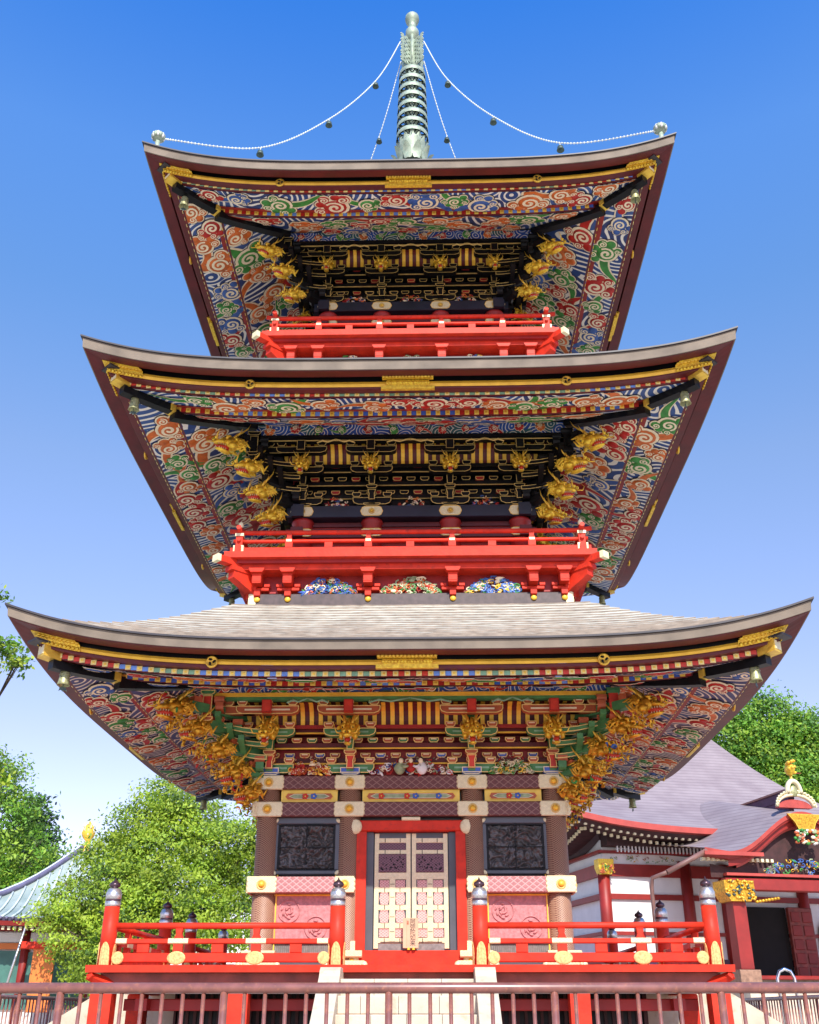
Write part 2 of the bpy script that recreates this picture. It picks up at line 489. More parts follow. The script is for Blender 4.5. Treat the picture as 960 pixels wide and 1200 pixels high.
def sidetwist(mb, k):
    mb.M = Matrix.Rotation(k*PI/2, 4, 'Z')

roofs = []
for ri, R in enumerate(RO):
    # shingles (part mesh, all four slopes), in stepped courses
    mb = MB()
    prof = []
    NC = 19 if ri < 2 else 34
    for k in range(NC+1):
        q = k/NC
        r = R['re'] + (R['rt']-R['re'])*q
        sag = (.10 if ri < 2 else .42)*math.sin(PI*q)
        z = R['zt'] + (R['ztop']-R['zt'])*q - sag
        if k: prof.append((r, z-.022))
        prof.append((r, z))
    for k in range(4):
        sidetwist(mb, k)
        v = []; f = []; N = 64; n = len(prof)
        rnd = random.Random(ri*10+k)
        jit = [rnd.uniform(-.004,.004) for _ in range((N+1)*n)]
        for i in range(N+1):
            t = -1+2*i/N
            for j,(r,z) in enumerate(prof):
                x,y,zz = P(R, t, r, z); v.append((x,y,zz+jit[i*n+j]*(0 if abs(t)==1 else 1)))
        for i in range(N):
            for j in range(n-1): f.append((i*n+j,(i+1)*n+j,(i+1)*n+j+1,i*n+j+1))
        mb.add(v, [q for i,q in enumerate(f) if (i%(n-1))%2==0], 'shingle')
        mb.add(v, [q for i,q in enumerate(f) if (i%(n-1))%2==1], 'shingle_butt')
    roof = mb.build('roof', pagoda)
    tag(roof, label=['lowest and widest roof of pale weathered shingles','middle roof with yellow beam and blue wave soffit','topmost roof under the bronze spire'][ri])
    roofs.append(roof)
    re, zt, zf = R['re'], R['zt'], R['zf']
    # eave edge: dark trim, pale board
    mb = MB()
    strip(mb, R, [(re-.05,zt+.035),(re+.03,zt+.030),(re+.03,zt+.004),(re+.0,zt)], 'edge_trim', 64)
    strip(mb, R, [(re+.0,zt),(re-.012,zf),(re-.06,zf)], 'edge_board', 64)
    four(mb, 'eave_edge', roof)
    mb = MB()
    strip(mb, R, [(re-.03,zf+.02),(re-.035,zf-.012),(R['rd'],R['zd']),(R['rd']-.01,R['zd']+.08)], 'red_dark', 64)
    strip(mb, R, [(R['rd']-.0,R['zd']+.08),(R['rg']-.05,R['zd']+.10)], 'black_lacquer', 40)
    strip(mb, R, [(R['rg']-.02,R['zd']+.10),(R['rg']-.02,R['zg'][0])], 'black_lacquer', 40)
    four(mb, 'eave_soffit', roof)
    mb = MB()
    g0,g1 = R['zg']; rg = R['rg']
    strip(mb, R, [(rg-.06,g0+.012),(rg,g0),(rg+.012,(g0+g1)/2),(rg,g1)], 'gold_paint', 40)
    strip(mb, R, [(rg,g1-.001),(rg-.02,g1-.003),(rg-.025,R['zr']+.004),(R['rc']-.05,R['zr']+.002)], 'red_dark', 40)
    four(mb, 'gilded_beam', roof)
    # rows of rafter ends
    for row,(rr,(za,zb)) in enumerate(((R['rc'],R['zc']),(R['r2'],R['z2']))):
        mb = MB()
        rnd = random.Random(5+ri*3+row)
        pitch = .158; n = int(2*(rr-.10)/pitch)
        runs = []
        while len(runs) < n+2: runs += [rnd.choice(['paint_sky','paint_scarlet','paint_sky','paint_green_light','paint_scarlet'] if row==0 else ['paint_blue','cloud_red','paint_sky','cloud_red'])]*rnd.choice((3,4,5,6))
        if ri==0 and row==0: runs = ['paint_green_light' if (i<9 and False) else c for i,c in enumerate(runs)]
        for i in range(n+1):
            x = -(rr-.06) + i*pitch
            for j,(xx,m) in enumerate(((x,'check_cream' if row==0 else 'paint_yellow'),(x+pitch/2,runs[i]))):
                t = xx/rr
                if abs(xx) > rr-.04: continue
                w = pitch*.235
                l,b = lift(R, rr, t)
                y = -(rr+b); h = (za-zb)*.94
                if j==0:
                    mb.box(xx-w, xx+w, y-.006, y+.006, zb+l, zb+l+h, m)
                    mb.box(xx-w*.45, xx+w*.45, y-.010, y, zb+l+h*.28, zb+l+h*.72, 'gold')
                else:
                    mb.box(xx-w*1.05, xx+w*1.05, y, y+.006, zb+l+h*.04, zb+l+h*.98, m)
        strip(mb, R, [(rr-.004,za),(rr-.006,zb-.002),(rr-.06,zb-.004)], 'red_dark', 40)
        if row==1:
            pz = (R['zc'][1]-.012); dz_ = (za-pz)/(R['r2']-R['rc']+.05)
            strip(mb, R, [(rr+.10,za+.004-dz_*0+.10*(pz-za)/(R['rc']-.05-rr)-.012),(rr+.0,za-.008)], 'rafter_wood', 40)
        four(mb, 'rafter_ends', roof)
    # painted soffit panels
    pans = [((R['rc']-.05,R['zc'][1]-.012),(R['r2']+.0,R['z2'][0]+.004)), ((R['r2']-.05,R['z2'][1]-.010),(R['rb']+.0,R['zb'][0]))]
    for pi,pr in enumerate(pans):
        mb = MB()
        strip(mb, R, list(pr), R['wav'], 48)
        clouds(mb, R, pr, 11+ri*7+pi*3, .95 if ri==0 else .74, .13 if ri==0 else .16, .22 if ri==0 else .29)
        o4 = four(mb, 'painted_soffit', roof)
        uvpanel(o4[0], R)
    # vertical cornice band
    mb = MB()
    rb = R['rb']; b0,b1 = R['zb']
    prb = ((rb,b0),(rb-.02,b1))
    N=30; v=[]; f=[]
    for i in range(N+1):
        t=-1+2*i/N
        v += [(t*rb,-rb,b0),(t*(rb-.02),-(rb-.02),b1)]
    mb.add(v,[(2*i,2*i+1,2*i+3,2*i+2) for i in range(N)],'waves_band')
    rnd = random.Random(77+ri)
    x = -rb+.25
    while x < rb-.2:
        s = rnd.uniform(.052,.07)
        def place(u,vv,h): return (max(-rb,min(rb,u)), -(rb-.008)-h, max(b1+.004,min(b0,vv)))
        cloud(mb, place, x, (b0+b1)/2+rnd.uniform(-.03,.03), s, rnd.choice(['cloud_red','cloud_red','cloud_orange','cloud_green']), rnd)
        x += rnd.uniform(.32,.50)
    lm = 'gold_paint' if ri==0 else 'black_lacquer'
    mb.box(-rb-.03,rb+.03,-rb-.03,-rb+.1,b1-.045,b1,lm)
    o4 = four(mb, 'cornice_band', roof); uvpanel(o4[0], R)
    # hip rafters with gilded ends
    mb = MB(); 
    def hp(r, dz): 
        x,y,z = P(R, -1, r, 0); return r, z+dz
    def diagbox(mb, r0,z0,r1,z1,w,h,m,drop=0):
        # beam along the corner diagonal (-r,-r) from r0 to r1, width w, height h below z
        d = Vector((-1,-1,0)).normalized(); s = Vector((1,-1,0)).normalized()*w/2
        v = []
        for r,z in ((r0,z0),(r1,z1)):
            for sx,dz in ((-1,0),(1,0),(1,-h),(-1,-h)):
                v.append((-r+sx*s.x, -r+sx*s.y, z+dz))
        mb.add(v, [(0,1,2,3),(7,6,5,4),(0,4,5,1),(1,5,6,2),(2,6,7,3),(3,7,4,0)], m)
    cz = lambda r, prof: seg_r(prof, r) + lift(R, r, 1)[0]
    p1, p2 = pans
    rt_, zt_ = R['rc']+.11, R['zc'][0]+.5*R['L']+.03
    def cb(r): return r + .12*math.exp(-max(0, R['re']+.12-r-.02)*1.15)
    rs_=[R['rb']+(R['r2']-R['rb'])*i/6 for i in range(7)]
    for ra_,rb2 in zip(rs_[:-1],rs_[1:]): diagbox(mb, cb(ra_), cz(ra_,p2)+.03, cb(rb2)+.005, cz(rb2,p2)+.03, .16, .17, 'black_lacquer')
    rs_=[R['r2']+(rt_-.13-R['r2'])*i/5 for i in range(6)]
    for ra_,rb2 in zip(rs_[:-1],rs_[1:]): diagbox(mb, cb(ra_), cz(ra_,p1)+.03, cb(rb2)+.005, cz(rb2,p1)+.03, .15, .17, 'black_lacquer')
    diagbox(mb, R['r2']+.03, cz(R['r2'],p1)+.03, R['r2']+.10, cz(R['r2'],p1)+.045, .19, .18, 'gold')
    diagbox(mb, rt_-.13, zt_+.02, rt_+.05, zt_+.05, .20, .16, 'gold')
    diagbox(mb, rt_+.045, zt_+.04, rt_+.055, zt_+.042, .15, .12, 'cream')
    diagbox(mb, rt_-.16, zt_+.062, rt_+.16, zt_+.10, .27, .03, 'edge_trim')
    for o in four(mb, 'hip_rafter', roof): pass
    # gilded corner and centre fittings on the eave
    rd, zd = R['rd'], R['zd']
    for sx in (-1,1):
        mb = MB(); S=6
        for j in range(S):
            t0 = sx*(1-.115*j/S); t1 = sx*(1-.115*(j+1)/S)
            v = [P(R,t0,rd+.015,zd-.012),P(R,t1,rd+.015,zd-.012),P(R,t1,rg+.03,zd-.03),P(R,t0,rg+.03,zd-.03),
                 P(R,t0,rd+.015,zd+.03),P(R,t1,rd+.015,zd+.03),P(R,t0,rg+.02,g1-.012),P(R,t1,rg+.02,g1-.012)]
            mb.add(v, [(0,1,2,3),(0,4,5,1),(3,2,7,6)], 'gold_carved')
        for j in range(10):
            t = sx*(1-.11*j/10-.01); x,y,z = P(R,t,rd-.03,zd-.02)
            mb.ell((x,y,z),(.035,.03,.018),'gold',6,4)
            x,y,z = P(R,t,rg+.03,g1+.02); mb.ell((x,y,z),(.03,.02,.03),'gold_carved',6,4)
        four(mb, 'gilded_corner', roof)
    mb = MB()
    for w,a,bq,yo in ((.40,zd+.02,zd-.035,rd+.012),(.33,g0+.0,g1-.03,rg+.035),(.42,g1-.0,g1-.055,rg+.03)):
        mb.box(-w,w,-yo,-yo+.06,bq,a,'gold_carved')
    for j in range(16):
        x = -.38+.76*j/15; mb.ell((x,-(rd+.014),zd-.008),(.028,.02,.022),'gold',6,4)
        mb.ell((x*.85,-(rg+.042),(g0+g1)/2),(.03,.02,.03),'gold_carved',6,4)
    four(mb, 'gilded_centrepiece', roof)
    for sx in (-1,1):
        mb = MB(); t = sx*.53; x,y,z = P(R,t,rg+.02,(g0+g1)/2-.01)
        mb.M = Matrix.Translation((x,y,z)) @ Matrix.Rotation(PI/2,4,'X')
        mb.lathe([(.085,-.01),(.085,.015),(.07,.022),(.065,.018)],'gold',14)
        for k in range(3):
            a = k*2*PI/3; mb.ell((.035*math.cos(a),.035*math.sin(a),.022),(.028,.018,.012),'black_lacquer',8,4, Matrix.Rotation(a+.8,3,'Z'))
        mb.M = None
        four(mb, 'crest_disc', roof)

# ---- dragon heads
def dragon_mesh(seed=1,mane=30,g='gold_carved'):
    mb = MB(); rnd = random.Random(seed)
    def R(x=0,y=0,z=0): return (Matrix.Rotation(x,3,'X') @ Matrix.Rotation(y,3,'Y') @ Matrix.Rotation(z,3,'Z'))
    mb.ell((0,0,0),(.10,.15,.10),g,12,8,None,.35,seed)
    mb.ell((0,-.18,-.005),(.070,.13,.045),g,10,7,R(.18),.3,seed+2)
    for s in (-1,1):
        mb.ell((s*.036,-.29,.035),(.032,.032,.030),g,8,6)
        mb.ell((s*.020,-.315,.025),(.010,.010,.010),'black_lacquer',6,4)
        mb.ell((s*.062,-.115,.068),(.028,.030,.026),'gold',8,6)
        mb.ell((s*.070,-.138,.068),(.012,.012,.012),'black_lacquer',6,4)
        mb.ell((s*.065,-.09,.098),(.042,.055,.020),g,8,5,R(.2,s*.4,0))
        mb.ell((s*.092,-.02,-.055),(.045,.09,.055),g,8,6,None,.4,seed+5)
        mb.tube([(s*.045,.02,.09),(s*.060,.08,.17),(s*.085,.16,.22),(s*.10,.25,.30),(s*.11,.31,.40)],[.022,.019,.015,.010,.003],'gold',7)
        mb.tube([(s*.075,.07,.135),(s*.12,.10,.19),(s*.15,.12,.25)],[.014,.010,.003],'gold',6)
        mb.tube([(s*.05,-.28,.0),(s*.13,-.34,.02),(s*.17,-.32,.10),(s*.15,-.26,.15)],[.011,.009,.006,.003],'gold',5)
        mb.ell((s*.125,.03,.05),(.020,.06,.035),g,7,5,R(.3,0,s*.6))
        for k in range(4):
            mb.tube([(s*.045,-.13-.04*k,-.045),(s*.045,-.135-.04*k,-.075)],[.008,.001],'cream',4)
            mb.tube([(s*.040,-.12-.04*k,-.125),(s*.040,-.125-.04*k,-.10)],[.008,.001],'cream',4)
    mb.ell((0,-.15,-.082),(.045,.13,.035),'paint_scarlet',8,6,R(.12))
    mb.ell((0,-.14,-.145),(.055,.14,.028),g,10,6,R(-.18),.3,seed+9)
    mb.tube([(0,-.05,-.09),(0,-.18,-.10),(0,-.30,-.075)],[.025,.02,.006],'paint_scarlet',6)
    for k in range(5): mb.ell((0,-.02+.05*k,.10+.01*k),(.02,.03,.035),g,6,5)
    # curling mane
    for k in range(mane):
        a = -1.1*PI + 2.2*PI*k/21*.9 ; sx = math.sin(a*.5+rnd.uniform(-.2,.2)); 
        th = rnd.uniform(-2.2,2.2)
        x0 = .09*math.sin(th); z0 = .09*math.cos(th)
        y0 = rnd.uniform(.02,.14); L = rnd.uniform(.08,.17); cur = rnd.choice((-1,1))
        pts = []; rs = []
        for i in range(7):
            q = i/6; w = L*q
            oo = .05*math.sin(q*4.6)*cur
            pts.append((x0*(1+w*4.0)+oo*math.cos(th), y0+w*.8-.10*q*q*0, z0*(1+w*4.0)-oo*math.sin(th)))
            rs.append(.024*(1-q)**.6+.003)
        mb.tube(pts, rs, g, 6)
    return mb.mesh('dragon_head')
DRAG = [dragon_mesh(1), dragon_mesh(4), dragon_mesh(8)]
DRAGA = [dragon_mesh(1,30,'gold_antique'), dragon_mesh(4,30,'gold_antique'), dragon_mesh(8,30,'gold_antique')]
DRAGF = [dragon_mesh(2,16), dragon_mesh(5,16), dragon_mesh(7,16)]
def dragon(parent, loc, rz, pitch, s, k, front=False, old=False):
    o = bpy.data.objects.new('dragon_head', (DRAGF if front else DRAGA if old else DRAG)[k%3]); col.objects.link(o); o.parent = parent
    o.location = loc; o.rotation_mode = 'XYZ'
    o.rotation_euler = (pitch, 0, rz); o.scale = (s,s,s)
    return o

# small painted carvings (frog-leg struts): a lumpy scene of figures, clouds and waves
def carving(mb, x0, x1, z0, z1, r, seed, pal, n=26):
    rnd = random.Random(seed); w = x1-x0; h = z1-z0
    for k in range(n):
        q = rnd.random(); x = x0+w*q
        top = z0 + h*(1-abs(2*q-1)**2.2*.8)
        z = rnd.uniform(z0, top); s = rnd.uniform(.07,.17)*h*1.1
        c = rnd.choice(pal)
        if rnd.random() < .28:
            mb.ell((x,-r-rnd.random()*.04,z),(s*rnd.uniform(1.0,1.9),s*.7,s*rnd.uniform(.4,.7)),c,8,6,Matrix.Rotation(rnd.uniform(-1,1),3,'Y'),.5,k)
        else:
            a = rnd.uniform(0,2*PI); pts=[]; rs=[]
            for i in range(8):
                t = i/7; rr = s*(1.5-1.3*t)
                pts.append((x+rr*math.cos(a+t*5.5), -r-.03-.03*t, min(max(z+rr*.8*math.sin(a+t*5.5),z0),z1+.02))); rs.append(s*.34*(1-.6*t))
            mb.tube(pts, rs, c, 5)

# ---- bracket zones
BZ = [dict(z0=4.46, z1=5.50, r0=2.22, r1=3.03, xs=(-2.17,-.93,.93,2.17), w=.80,
           arm=('paint_green','paint_green','paint_rust'), line='line_bright', blk='paint_rust', stem='paint_scarlet', back='red_deep', strip='gold_paint'),
      dict(z0=9.20, z1=10.23, r0=1.94, r1=2.70, xs=(-1.91,-.69,.69,1.91), w=.74,
           arm=('black_lacquer',)*3, line='line_gold', blk='black_lacquer', stem='black_lacquer', back='black_lacquer', strip='black_lacquer'),
      dict(z0=13.86, z1=14.86, r0=1.68, r1=2.40, xs=(-1.65,-.58,.58,1.65), w=.66,
           arm=('black_lacquer',)*3, line='line_gold', blk='black_lacquer', stem='black_lacquer', back='black_lacquer', strip='black_lacquer')]
def armpoly(xc, w, z, h):
    a = w/2; c = min(.10,w*.15)
    return [(xc-a,z+h),(xc-a,z+h*.55),(xc-a+c*.25,z+h*.22),(xc-a+c,z),(xc+a-c,z),(xc+a-c*.25,z+h*.22),(xc+a,z+h*.55),(xc+a,z+h)]
def blkpoly(xc, a, z, h):
    return [(xc-a,z+h),(xc-a,z+h*.45),(xc-a*.66,z),(xc+a*.66,z),(xc+a,z+h*.45),(xc+a,z+h)]
for bi,B in enumerate(BZ):
    z0,z1,r0,r1 = B['z0'],B['z1'],B['r0'],B['r1']; H = z1-z0; W = B['w']; first = bi==0
    lw = .0105 if not first else .013
    tiers = [(r0+.14, z0+.03*H), (r0+.50*(r1-r0)+.05, z0+.50*H), (r1-.10, z0+.77*H)]
    mb = MB()      # stepped core wall
    for k in range(4):
        sidetwist(mb, k)
        core = [(r0-.06,z0,r0-.06,z0+.42*H),(r0+.22,z0+.42*H,r0+.22,z0+.72*H),(r0+.36,z0+.66*H,r0+.36,z1)]
        mb.box(-r0+.05,r0-.05,-r0+.03,0,z0,z1+.05,B['back'])
        for j,f_ in enumerate((.20,.40,.60)):
            rr = r0 + .02 + .12*j
            mb.box(-rr,rr,-rr,-r0+.1,z0+f_*H,z0+f_*H+.07,B['back'] if not first else 'red_dark')
            mb.box(-rr-.006,rr+.006,-rr-.006,-rr+.02,z0+f_*H-(.022 if first else .010),z0+f_*H-.002,'gold_paint' if first else 'line_gold')
            n = int(2*rr/.235); cols = (['paint_green','paint_rust','paint_green','paint_blue'] if first else ['black_lacquer','black_lacquer','red_deep'])
            for i in range(n):
                x = -rr+ (i+.5)*2*rr/n
                c = ['paint_blue','paint_green','paint_rust'][j] if (first and i%2) else (['paint_rust','paint_rust','paint_green'][j] if first else cols[(i*7+j)%3])
                mb.plate(blkpoly(x,.078,z0+f_*H+.07,.075), rr+.03, .08, c, B['line'], lw*.9)
                if first: mb.box(x-.045,x+.045,-rr-.034,-rr-.02,z0+f_*H+.115,z0+f_*H+.130,'outline')
    mb.M = None
    wall = mb.build('bracket_wall', pagoda)
    # striped cove above: gilded ribs on dark red, curving outwards
    mb = MB(); S = 6; sp = []
    ra, rb_, za, zb_ = r0+.34, r1-.16, z0+.68*H, z0+.95*H
    for i in range(S+1):
        q = i/S*PI/2; sp.append((ra+(rb_-ra)*(1-math.cos(q)), za+(zb_-za)*math.sin(q)))
    xe = ra
    vs = []; 
    for r,z in sp: vs += [(-r,-r,z),(r,-r,z)]
    mb.add(vs, [(2*i,2*i+1,2*i+3,2*i+2) for i in range(S)], 'red_dark')
    n = int(2*xe/.135)
    for i in range(n):
        x = -xe+(i+.5)*2*xe/n; w = .032
        vs = []
        for r,z in sp: vs += [(x-w,-r,z),(x-w,-r-.035,z-.01),(x+w,-r-.035,z-.01),(x+w,-r,z)]
        fs = []
        for j in range(S):
            for q in range(3): fs.append((4*j+q,4*j+q+1,4*j+q+5,4*j+q+4))
        mb.add(vs, fs, 'gold_paint')
    mb.box(-r1+.02,r1-.02,-r1+.02,-r1+.30,z1-.045,z1+.04,'red_dark' if first else 'black_lacquer')
    mb.box(-xe,xe,-ra-.05,-ra,za-.05,za,B['strip'] if not first else 'red_deep')
    four(mb, 'ribbed_cove', wall)
    # top beam under the cornice
    mb = MB()
    mb.box(-r1,r1,-r1,-r1+.12,z1-.05,z1,'paint_green' if first else 'black_lacquer')
    if first: mb.box(-r1-.01,r1+.01,-r1-.012,-r1+.02,z1-.004,z1+.016,'gold_paint')
    else: mb.box(-r1-.005,r1+.005,-r1-.006,-r1+.02,z1-.055,z1-.047,'line_gold')
    # little cusped aprons over the ribbed bays
    xs = B['xs']
    for a,b in zip(xs[:-1],xs[1:]):
        c = (a+b)/2; hw = (b-a)/2 - W*.43
        for s in (-1,1):
            pts = [(c+s*(hw+.04),-r1-.0,z1-.10),(c+s*hw*.8,-r1,z1-.055),(c+s*hw*.5,-r1,z1-.085),(c+s*hw*.2,-r1,z1-.05),(c,-r1,z1-.03)]
            mb.tube(pts,[.012,.018,.014,.016,.010],'paint_green_light' if first else 'line_gold',6)
    four(mb, 'cornice_beam', wall)
    # clusters
    for side in range(4):
        pass
    cl_src = []
    for ci,xc in enumerate(xs):
        mb = MB()
        mb.plate(blkpoly(xc,.15,z0-.0,.03*H+.02), tiers[0][0]+.02, .25, 'paint_blue' if first else 'black_lacquer', B['line'] if not first else 'cream', lw)
        for ti,(rt,zt_) in enumerate(tiers):
            h = .135*H*(1 if ti==0 else .9)
            wt = W*(.92,1.0,1.20)[ti]
            mb.plate(armpoly(xc,wt,zt_,h), rt, .12, B['arm'][ti], B['line'], lw)
            if first: mb.box(xc-wt*.36,xc+wt*.36,-rt-.003,-rt+.008,zt_+h*.42,zt_+h*.62,'paint_green_light' if ti<2 else 'outline')
            if ti==0 and first: mb.plate([(xc-.15,zt_-.01),(xc+.15,zt_-.01),(xc+.15,zt_+.075),(xc-.15,zt_+.075)], rt+.05,.06,'paint_blue','cream',.014)
            for q in (-.40,0,.40):
                mb.plate(blkpoly(xc+q*wt,.078,zt_+h,.085*H), rt+.025, .15, B['blk'], B['line'], lw)
                if first: mb.box(xc+q*wt-.045,xc+q*wt+.045,-rt-.029,-rt-.012,zt_+h+.05*H,zt_+h+.064*H,'outline')
            # arm running outwards, at right angles to the wall
            rp = (tiers[ti-1][0]) if ti else r0
            mb.box(xc-.055,xc+.055,-rt-.06,-rp+.1,zt_+h*.1,zt_+h*.95,B['blk'] if not first else 'paint_green')
        # tall projecting stem below the dragon
        ra2, za2 = tiers[0]; rb2, zb2 = tiers[1]
        mb.plate([(xc-.055,za2+.05),(xc+.055,za2+.05),(xc+.05,za2+.16*H),(xc+.075,za2+.24*H),(xc-.075,za2+.24*H),(xc-.05,za2+.16*H)], ra2+.10,.12,B['stem'],B['line'],lw)
        mb.plate(blkpoly(xc,.095,za2+.24*H,.07*H), ra2+.14,.14,B['blk'],B['line'],lw)
        mb.plate([(xc-.05,za2+.31*H),(xc+.05,za2+.31*H),(xc+.06,zb2+.01),(xc-.06,zb2+.01)], ra2+.17,.15,'paint_green' if first else 'black_lacquer',B['line'],lw)
        mb.plate([(xc-.07,tiers[2][1]),(xc+.07,tiers[2][1]),(xc+.07,z1-.05),(xc-.07,z1-.05)], r1+.015,.10,B['stem'],B['line'] if not first else 'red_deep',lw*.7)
        # corner columns also carry arms running on to the corner
        if ci in (0,3):
            s = -1 if ci==0 else 1
            for ti,(rt,zt_) in enumerate(tiers):
                h = .12*H
                xo = rt+.22; xi = abs(xc)+.1
                mb.plate(armpoly(s*(xo+xi)/2, xo-xi, zt_, h), rt-.01, .12, B['arm'][ti], B['line'], lw)
                for xx in (xo-.08, (xo+xi)/2+.05):
                    mb.plate(blkpoly(s*xx,.075,zt_+h,.085*H), rt+.015,.15,B['blk'],B['line'],lw)
            # slanting tail beams rising to the corner
            for q in range(3):
                pts = []
                xa = abs(xc)+.02; n = 7
                for i in range(n):
                    t = i/(n-1)
                    pts.append((xa+.95*t*(.8+.1*q), z0+.16*H+.15*H*q + .13*t*t*H*1.6 + .02))
                poly = [(s*x,z) for x,z in pts] + [(s*x,z+.075) for x,z in pts[::-1]]
                mb.plate(poly, r0+.36+.17*q, .09, 'paint_green' if first else 'black_lacquer', B['line'], lw)
        for o in four(mb, 'bracket_cluster', wall):
            pass
        for side in range(4):
            M = Matrix.Rotation(side*PI/2,4,'Z')
            p = M @ Vector((xc, -(tiers[1][0]+.20), tiers[1][1]+(.02 if first else .06)*H))
            dragon(wall, p, side*PI/2, rad(20 if first else 32), (1.1,.95,.85)[bi], ci+side, True)
    # corner: hanging post, diagonal beams and the stacked dragons
    mb = MB()
    D = MB()
    rc = r1+.02
    mb.M = Matrix.Rotation(-PI/4,4,'Z')
    L2 = math.sqrt(2)
    dia = [(.20,r0+.35,z0+.02*H),(.36,r0+.60,z0+.30*H),(.55,r0+.82,z0+.58*H),(.8,r1+.30,z0+.80*H)]
    for q,rr,zz in dia:
        mb.box(-.075,.075,-rr*L2,-r0*L2+.2,zz-.06,zz+.07,'paint_green' if first else 'black_lacquer')
        mb.box(-.085,.085,-rr*L2+.10,-rr*L2+.24,zz+.07,zz+.15,B['blk'])
    mb.M = None
    for s in (-1,):
        mb.plate([(s*rc-.07,z0+.66*H),(s*rc+.07,z0+.66*H),(s*rc+.07,z1+.0),(s*rc-.07,z1+.0)], rc+.07,.14,'paint_scarlet' if first else 'black_lacquer',B['line'],lw)
        mb.plate(blkpoly(s*rc,.11,z1-.0,.075), rc+.10,.2,'paint_green' if first else 'black_lacquer',B['line'],lw)
        mb.plate(blkpoly(s*rc,.10,z0+.62*H,.07), rc+.09,.18,B['blk'],B['line'],lw)
    four(mb, 'corner_bracket', wall)
    if bi==0:  dl = [(3.60,5.22,1.1,4),(3.32,4.98,1.05,8),(3.04,4.72,1.05,12),(2.80,4.44,1.0,14),(2.60,4.18,.95,10)]
    elif bi==1: dl = [(3.22,9.90,1.1,6),(2.92,9.62,1.1,10),(2.74,9.22,1.05,18),(2.56,8.84,1.0,24)]
    else:      dl = [(2.88,14.42,1.0,10),(2.62,14.14,1.0,14),(2.44,13.68,.95,22)]
    for side in range(4):
        for j,(rr,zz,s,pt) in enumerate(dl):
            a = side*PI/2 - PI/4
            p = Matrix.Rotation(a,4,'Z') @ Vector((0,-(rr-.16)*L2+.0,zz))
            dragon(wall, p, a, rad(pt), s, j+side, False, bi==0)
    if bi==0:
        # gilded carved foliage packing the corner between the dragons
        mb = MB(); rnd = random.Random(3)
        for k in range(110):
            q = rnd.random(); rr = 2.48+1.02*q; zz = 4.10+.98*q + rnd.uniform(-.16,.12)
            d = rnd.uniform(-.24,.24); sc_=rnd.uniform(.03,.06)
            x = -rr+d*.7; y = -rr-d*.7
            pts = []; rs = []; a = rnd.uniform(0,6.28); ax = rnd.uniform(0,PI)
            for i in range(7):
                t = i/6; w = sc_*(1.1-t)
                pts.append((x+w*math.cos(a+t*4.5)*math.cos(ax), y+w*math.cos(a+t*4.5)*math.sin(ax), zz+w*math.sin(a+t*4.5))); rs.append(.016*(1-t)+.004)
            mb.tube(pts, rs, 'gold_antique' if rnd.random()>.15 else rnd.choice(['cloud_blue','cloud_green','cloud_red']), 5)
        four(mb, 'gilded_carving', wall)
    # carvings between the clusters
    for k,(a,b) in enumerate(zip(xs[:-1],xs[1:])):
        mb = MB(); c=(a+b)/2; hw = (b-a)/2-.36
        pal = [['outline','cloud_orange','cloud_red','gold'],['paint_olive','cloud_red','outline','plaster','cloud_blue'],['gold','paint_olive','outline','cloud_green']][k]
        if first:
            carving(mb, c-hw-.06, c+hw+.06, z0+.01, z0+.22, r0+.10, 20+k, pal, 120)
            carving(mb, c-hw, c+hw, z0+.22, z0+.30, r0+.12, 50+k, ['outline','paint_olive','cloud_red'], 26)
            if k==1:   # seated figures around a chest
                four(mb, 'carving', wall); mb = MB()
                for s,cm in ((-1,'paint_olive'),(1,'plaster')):
                    mb.ell((s*.17,-r0-.19,z0+.08),(.085,.06,.09),cm,10,8,None,.2,2)
                    mb.ell((s*.15,-r0-.21,z0+.195),(.038,.038,.045),'outline',8,6)
                    mb.ell((s*.155,-r0-.195,z0+.225),(.036,.036,.03),'black_lacquer',8,5)
                    mb.tube([(s*.14,-r0-.22,z0+.12),(s*.08,-r0-.26,z0+.09),(s*.04,-r0-.25,z0+.11)],[.03,.024,.018],cm,6)
                mb.ell((0,-r0-.17,z0+.10),(.075,.05,.075),'cloud_red',10,8)
                mb.ell((0,-r0-.20,z0+.20),(.034,.034,.04),'outline',8,6)
        else:
            carving(mb, c-.22, c+.22, z0+.0, z0+.17, r0+.10, 20+k+bi*5, ['cloud_red','cloud_orange','outline','cloud_blue','outline'], 30)
        four(mb, 'carved_figures' if (first and k==1) else 'carving', wall)

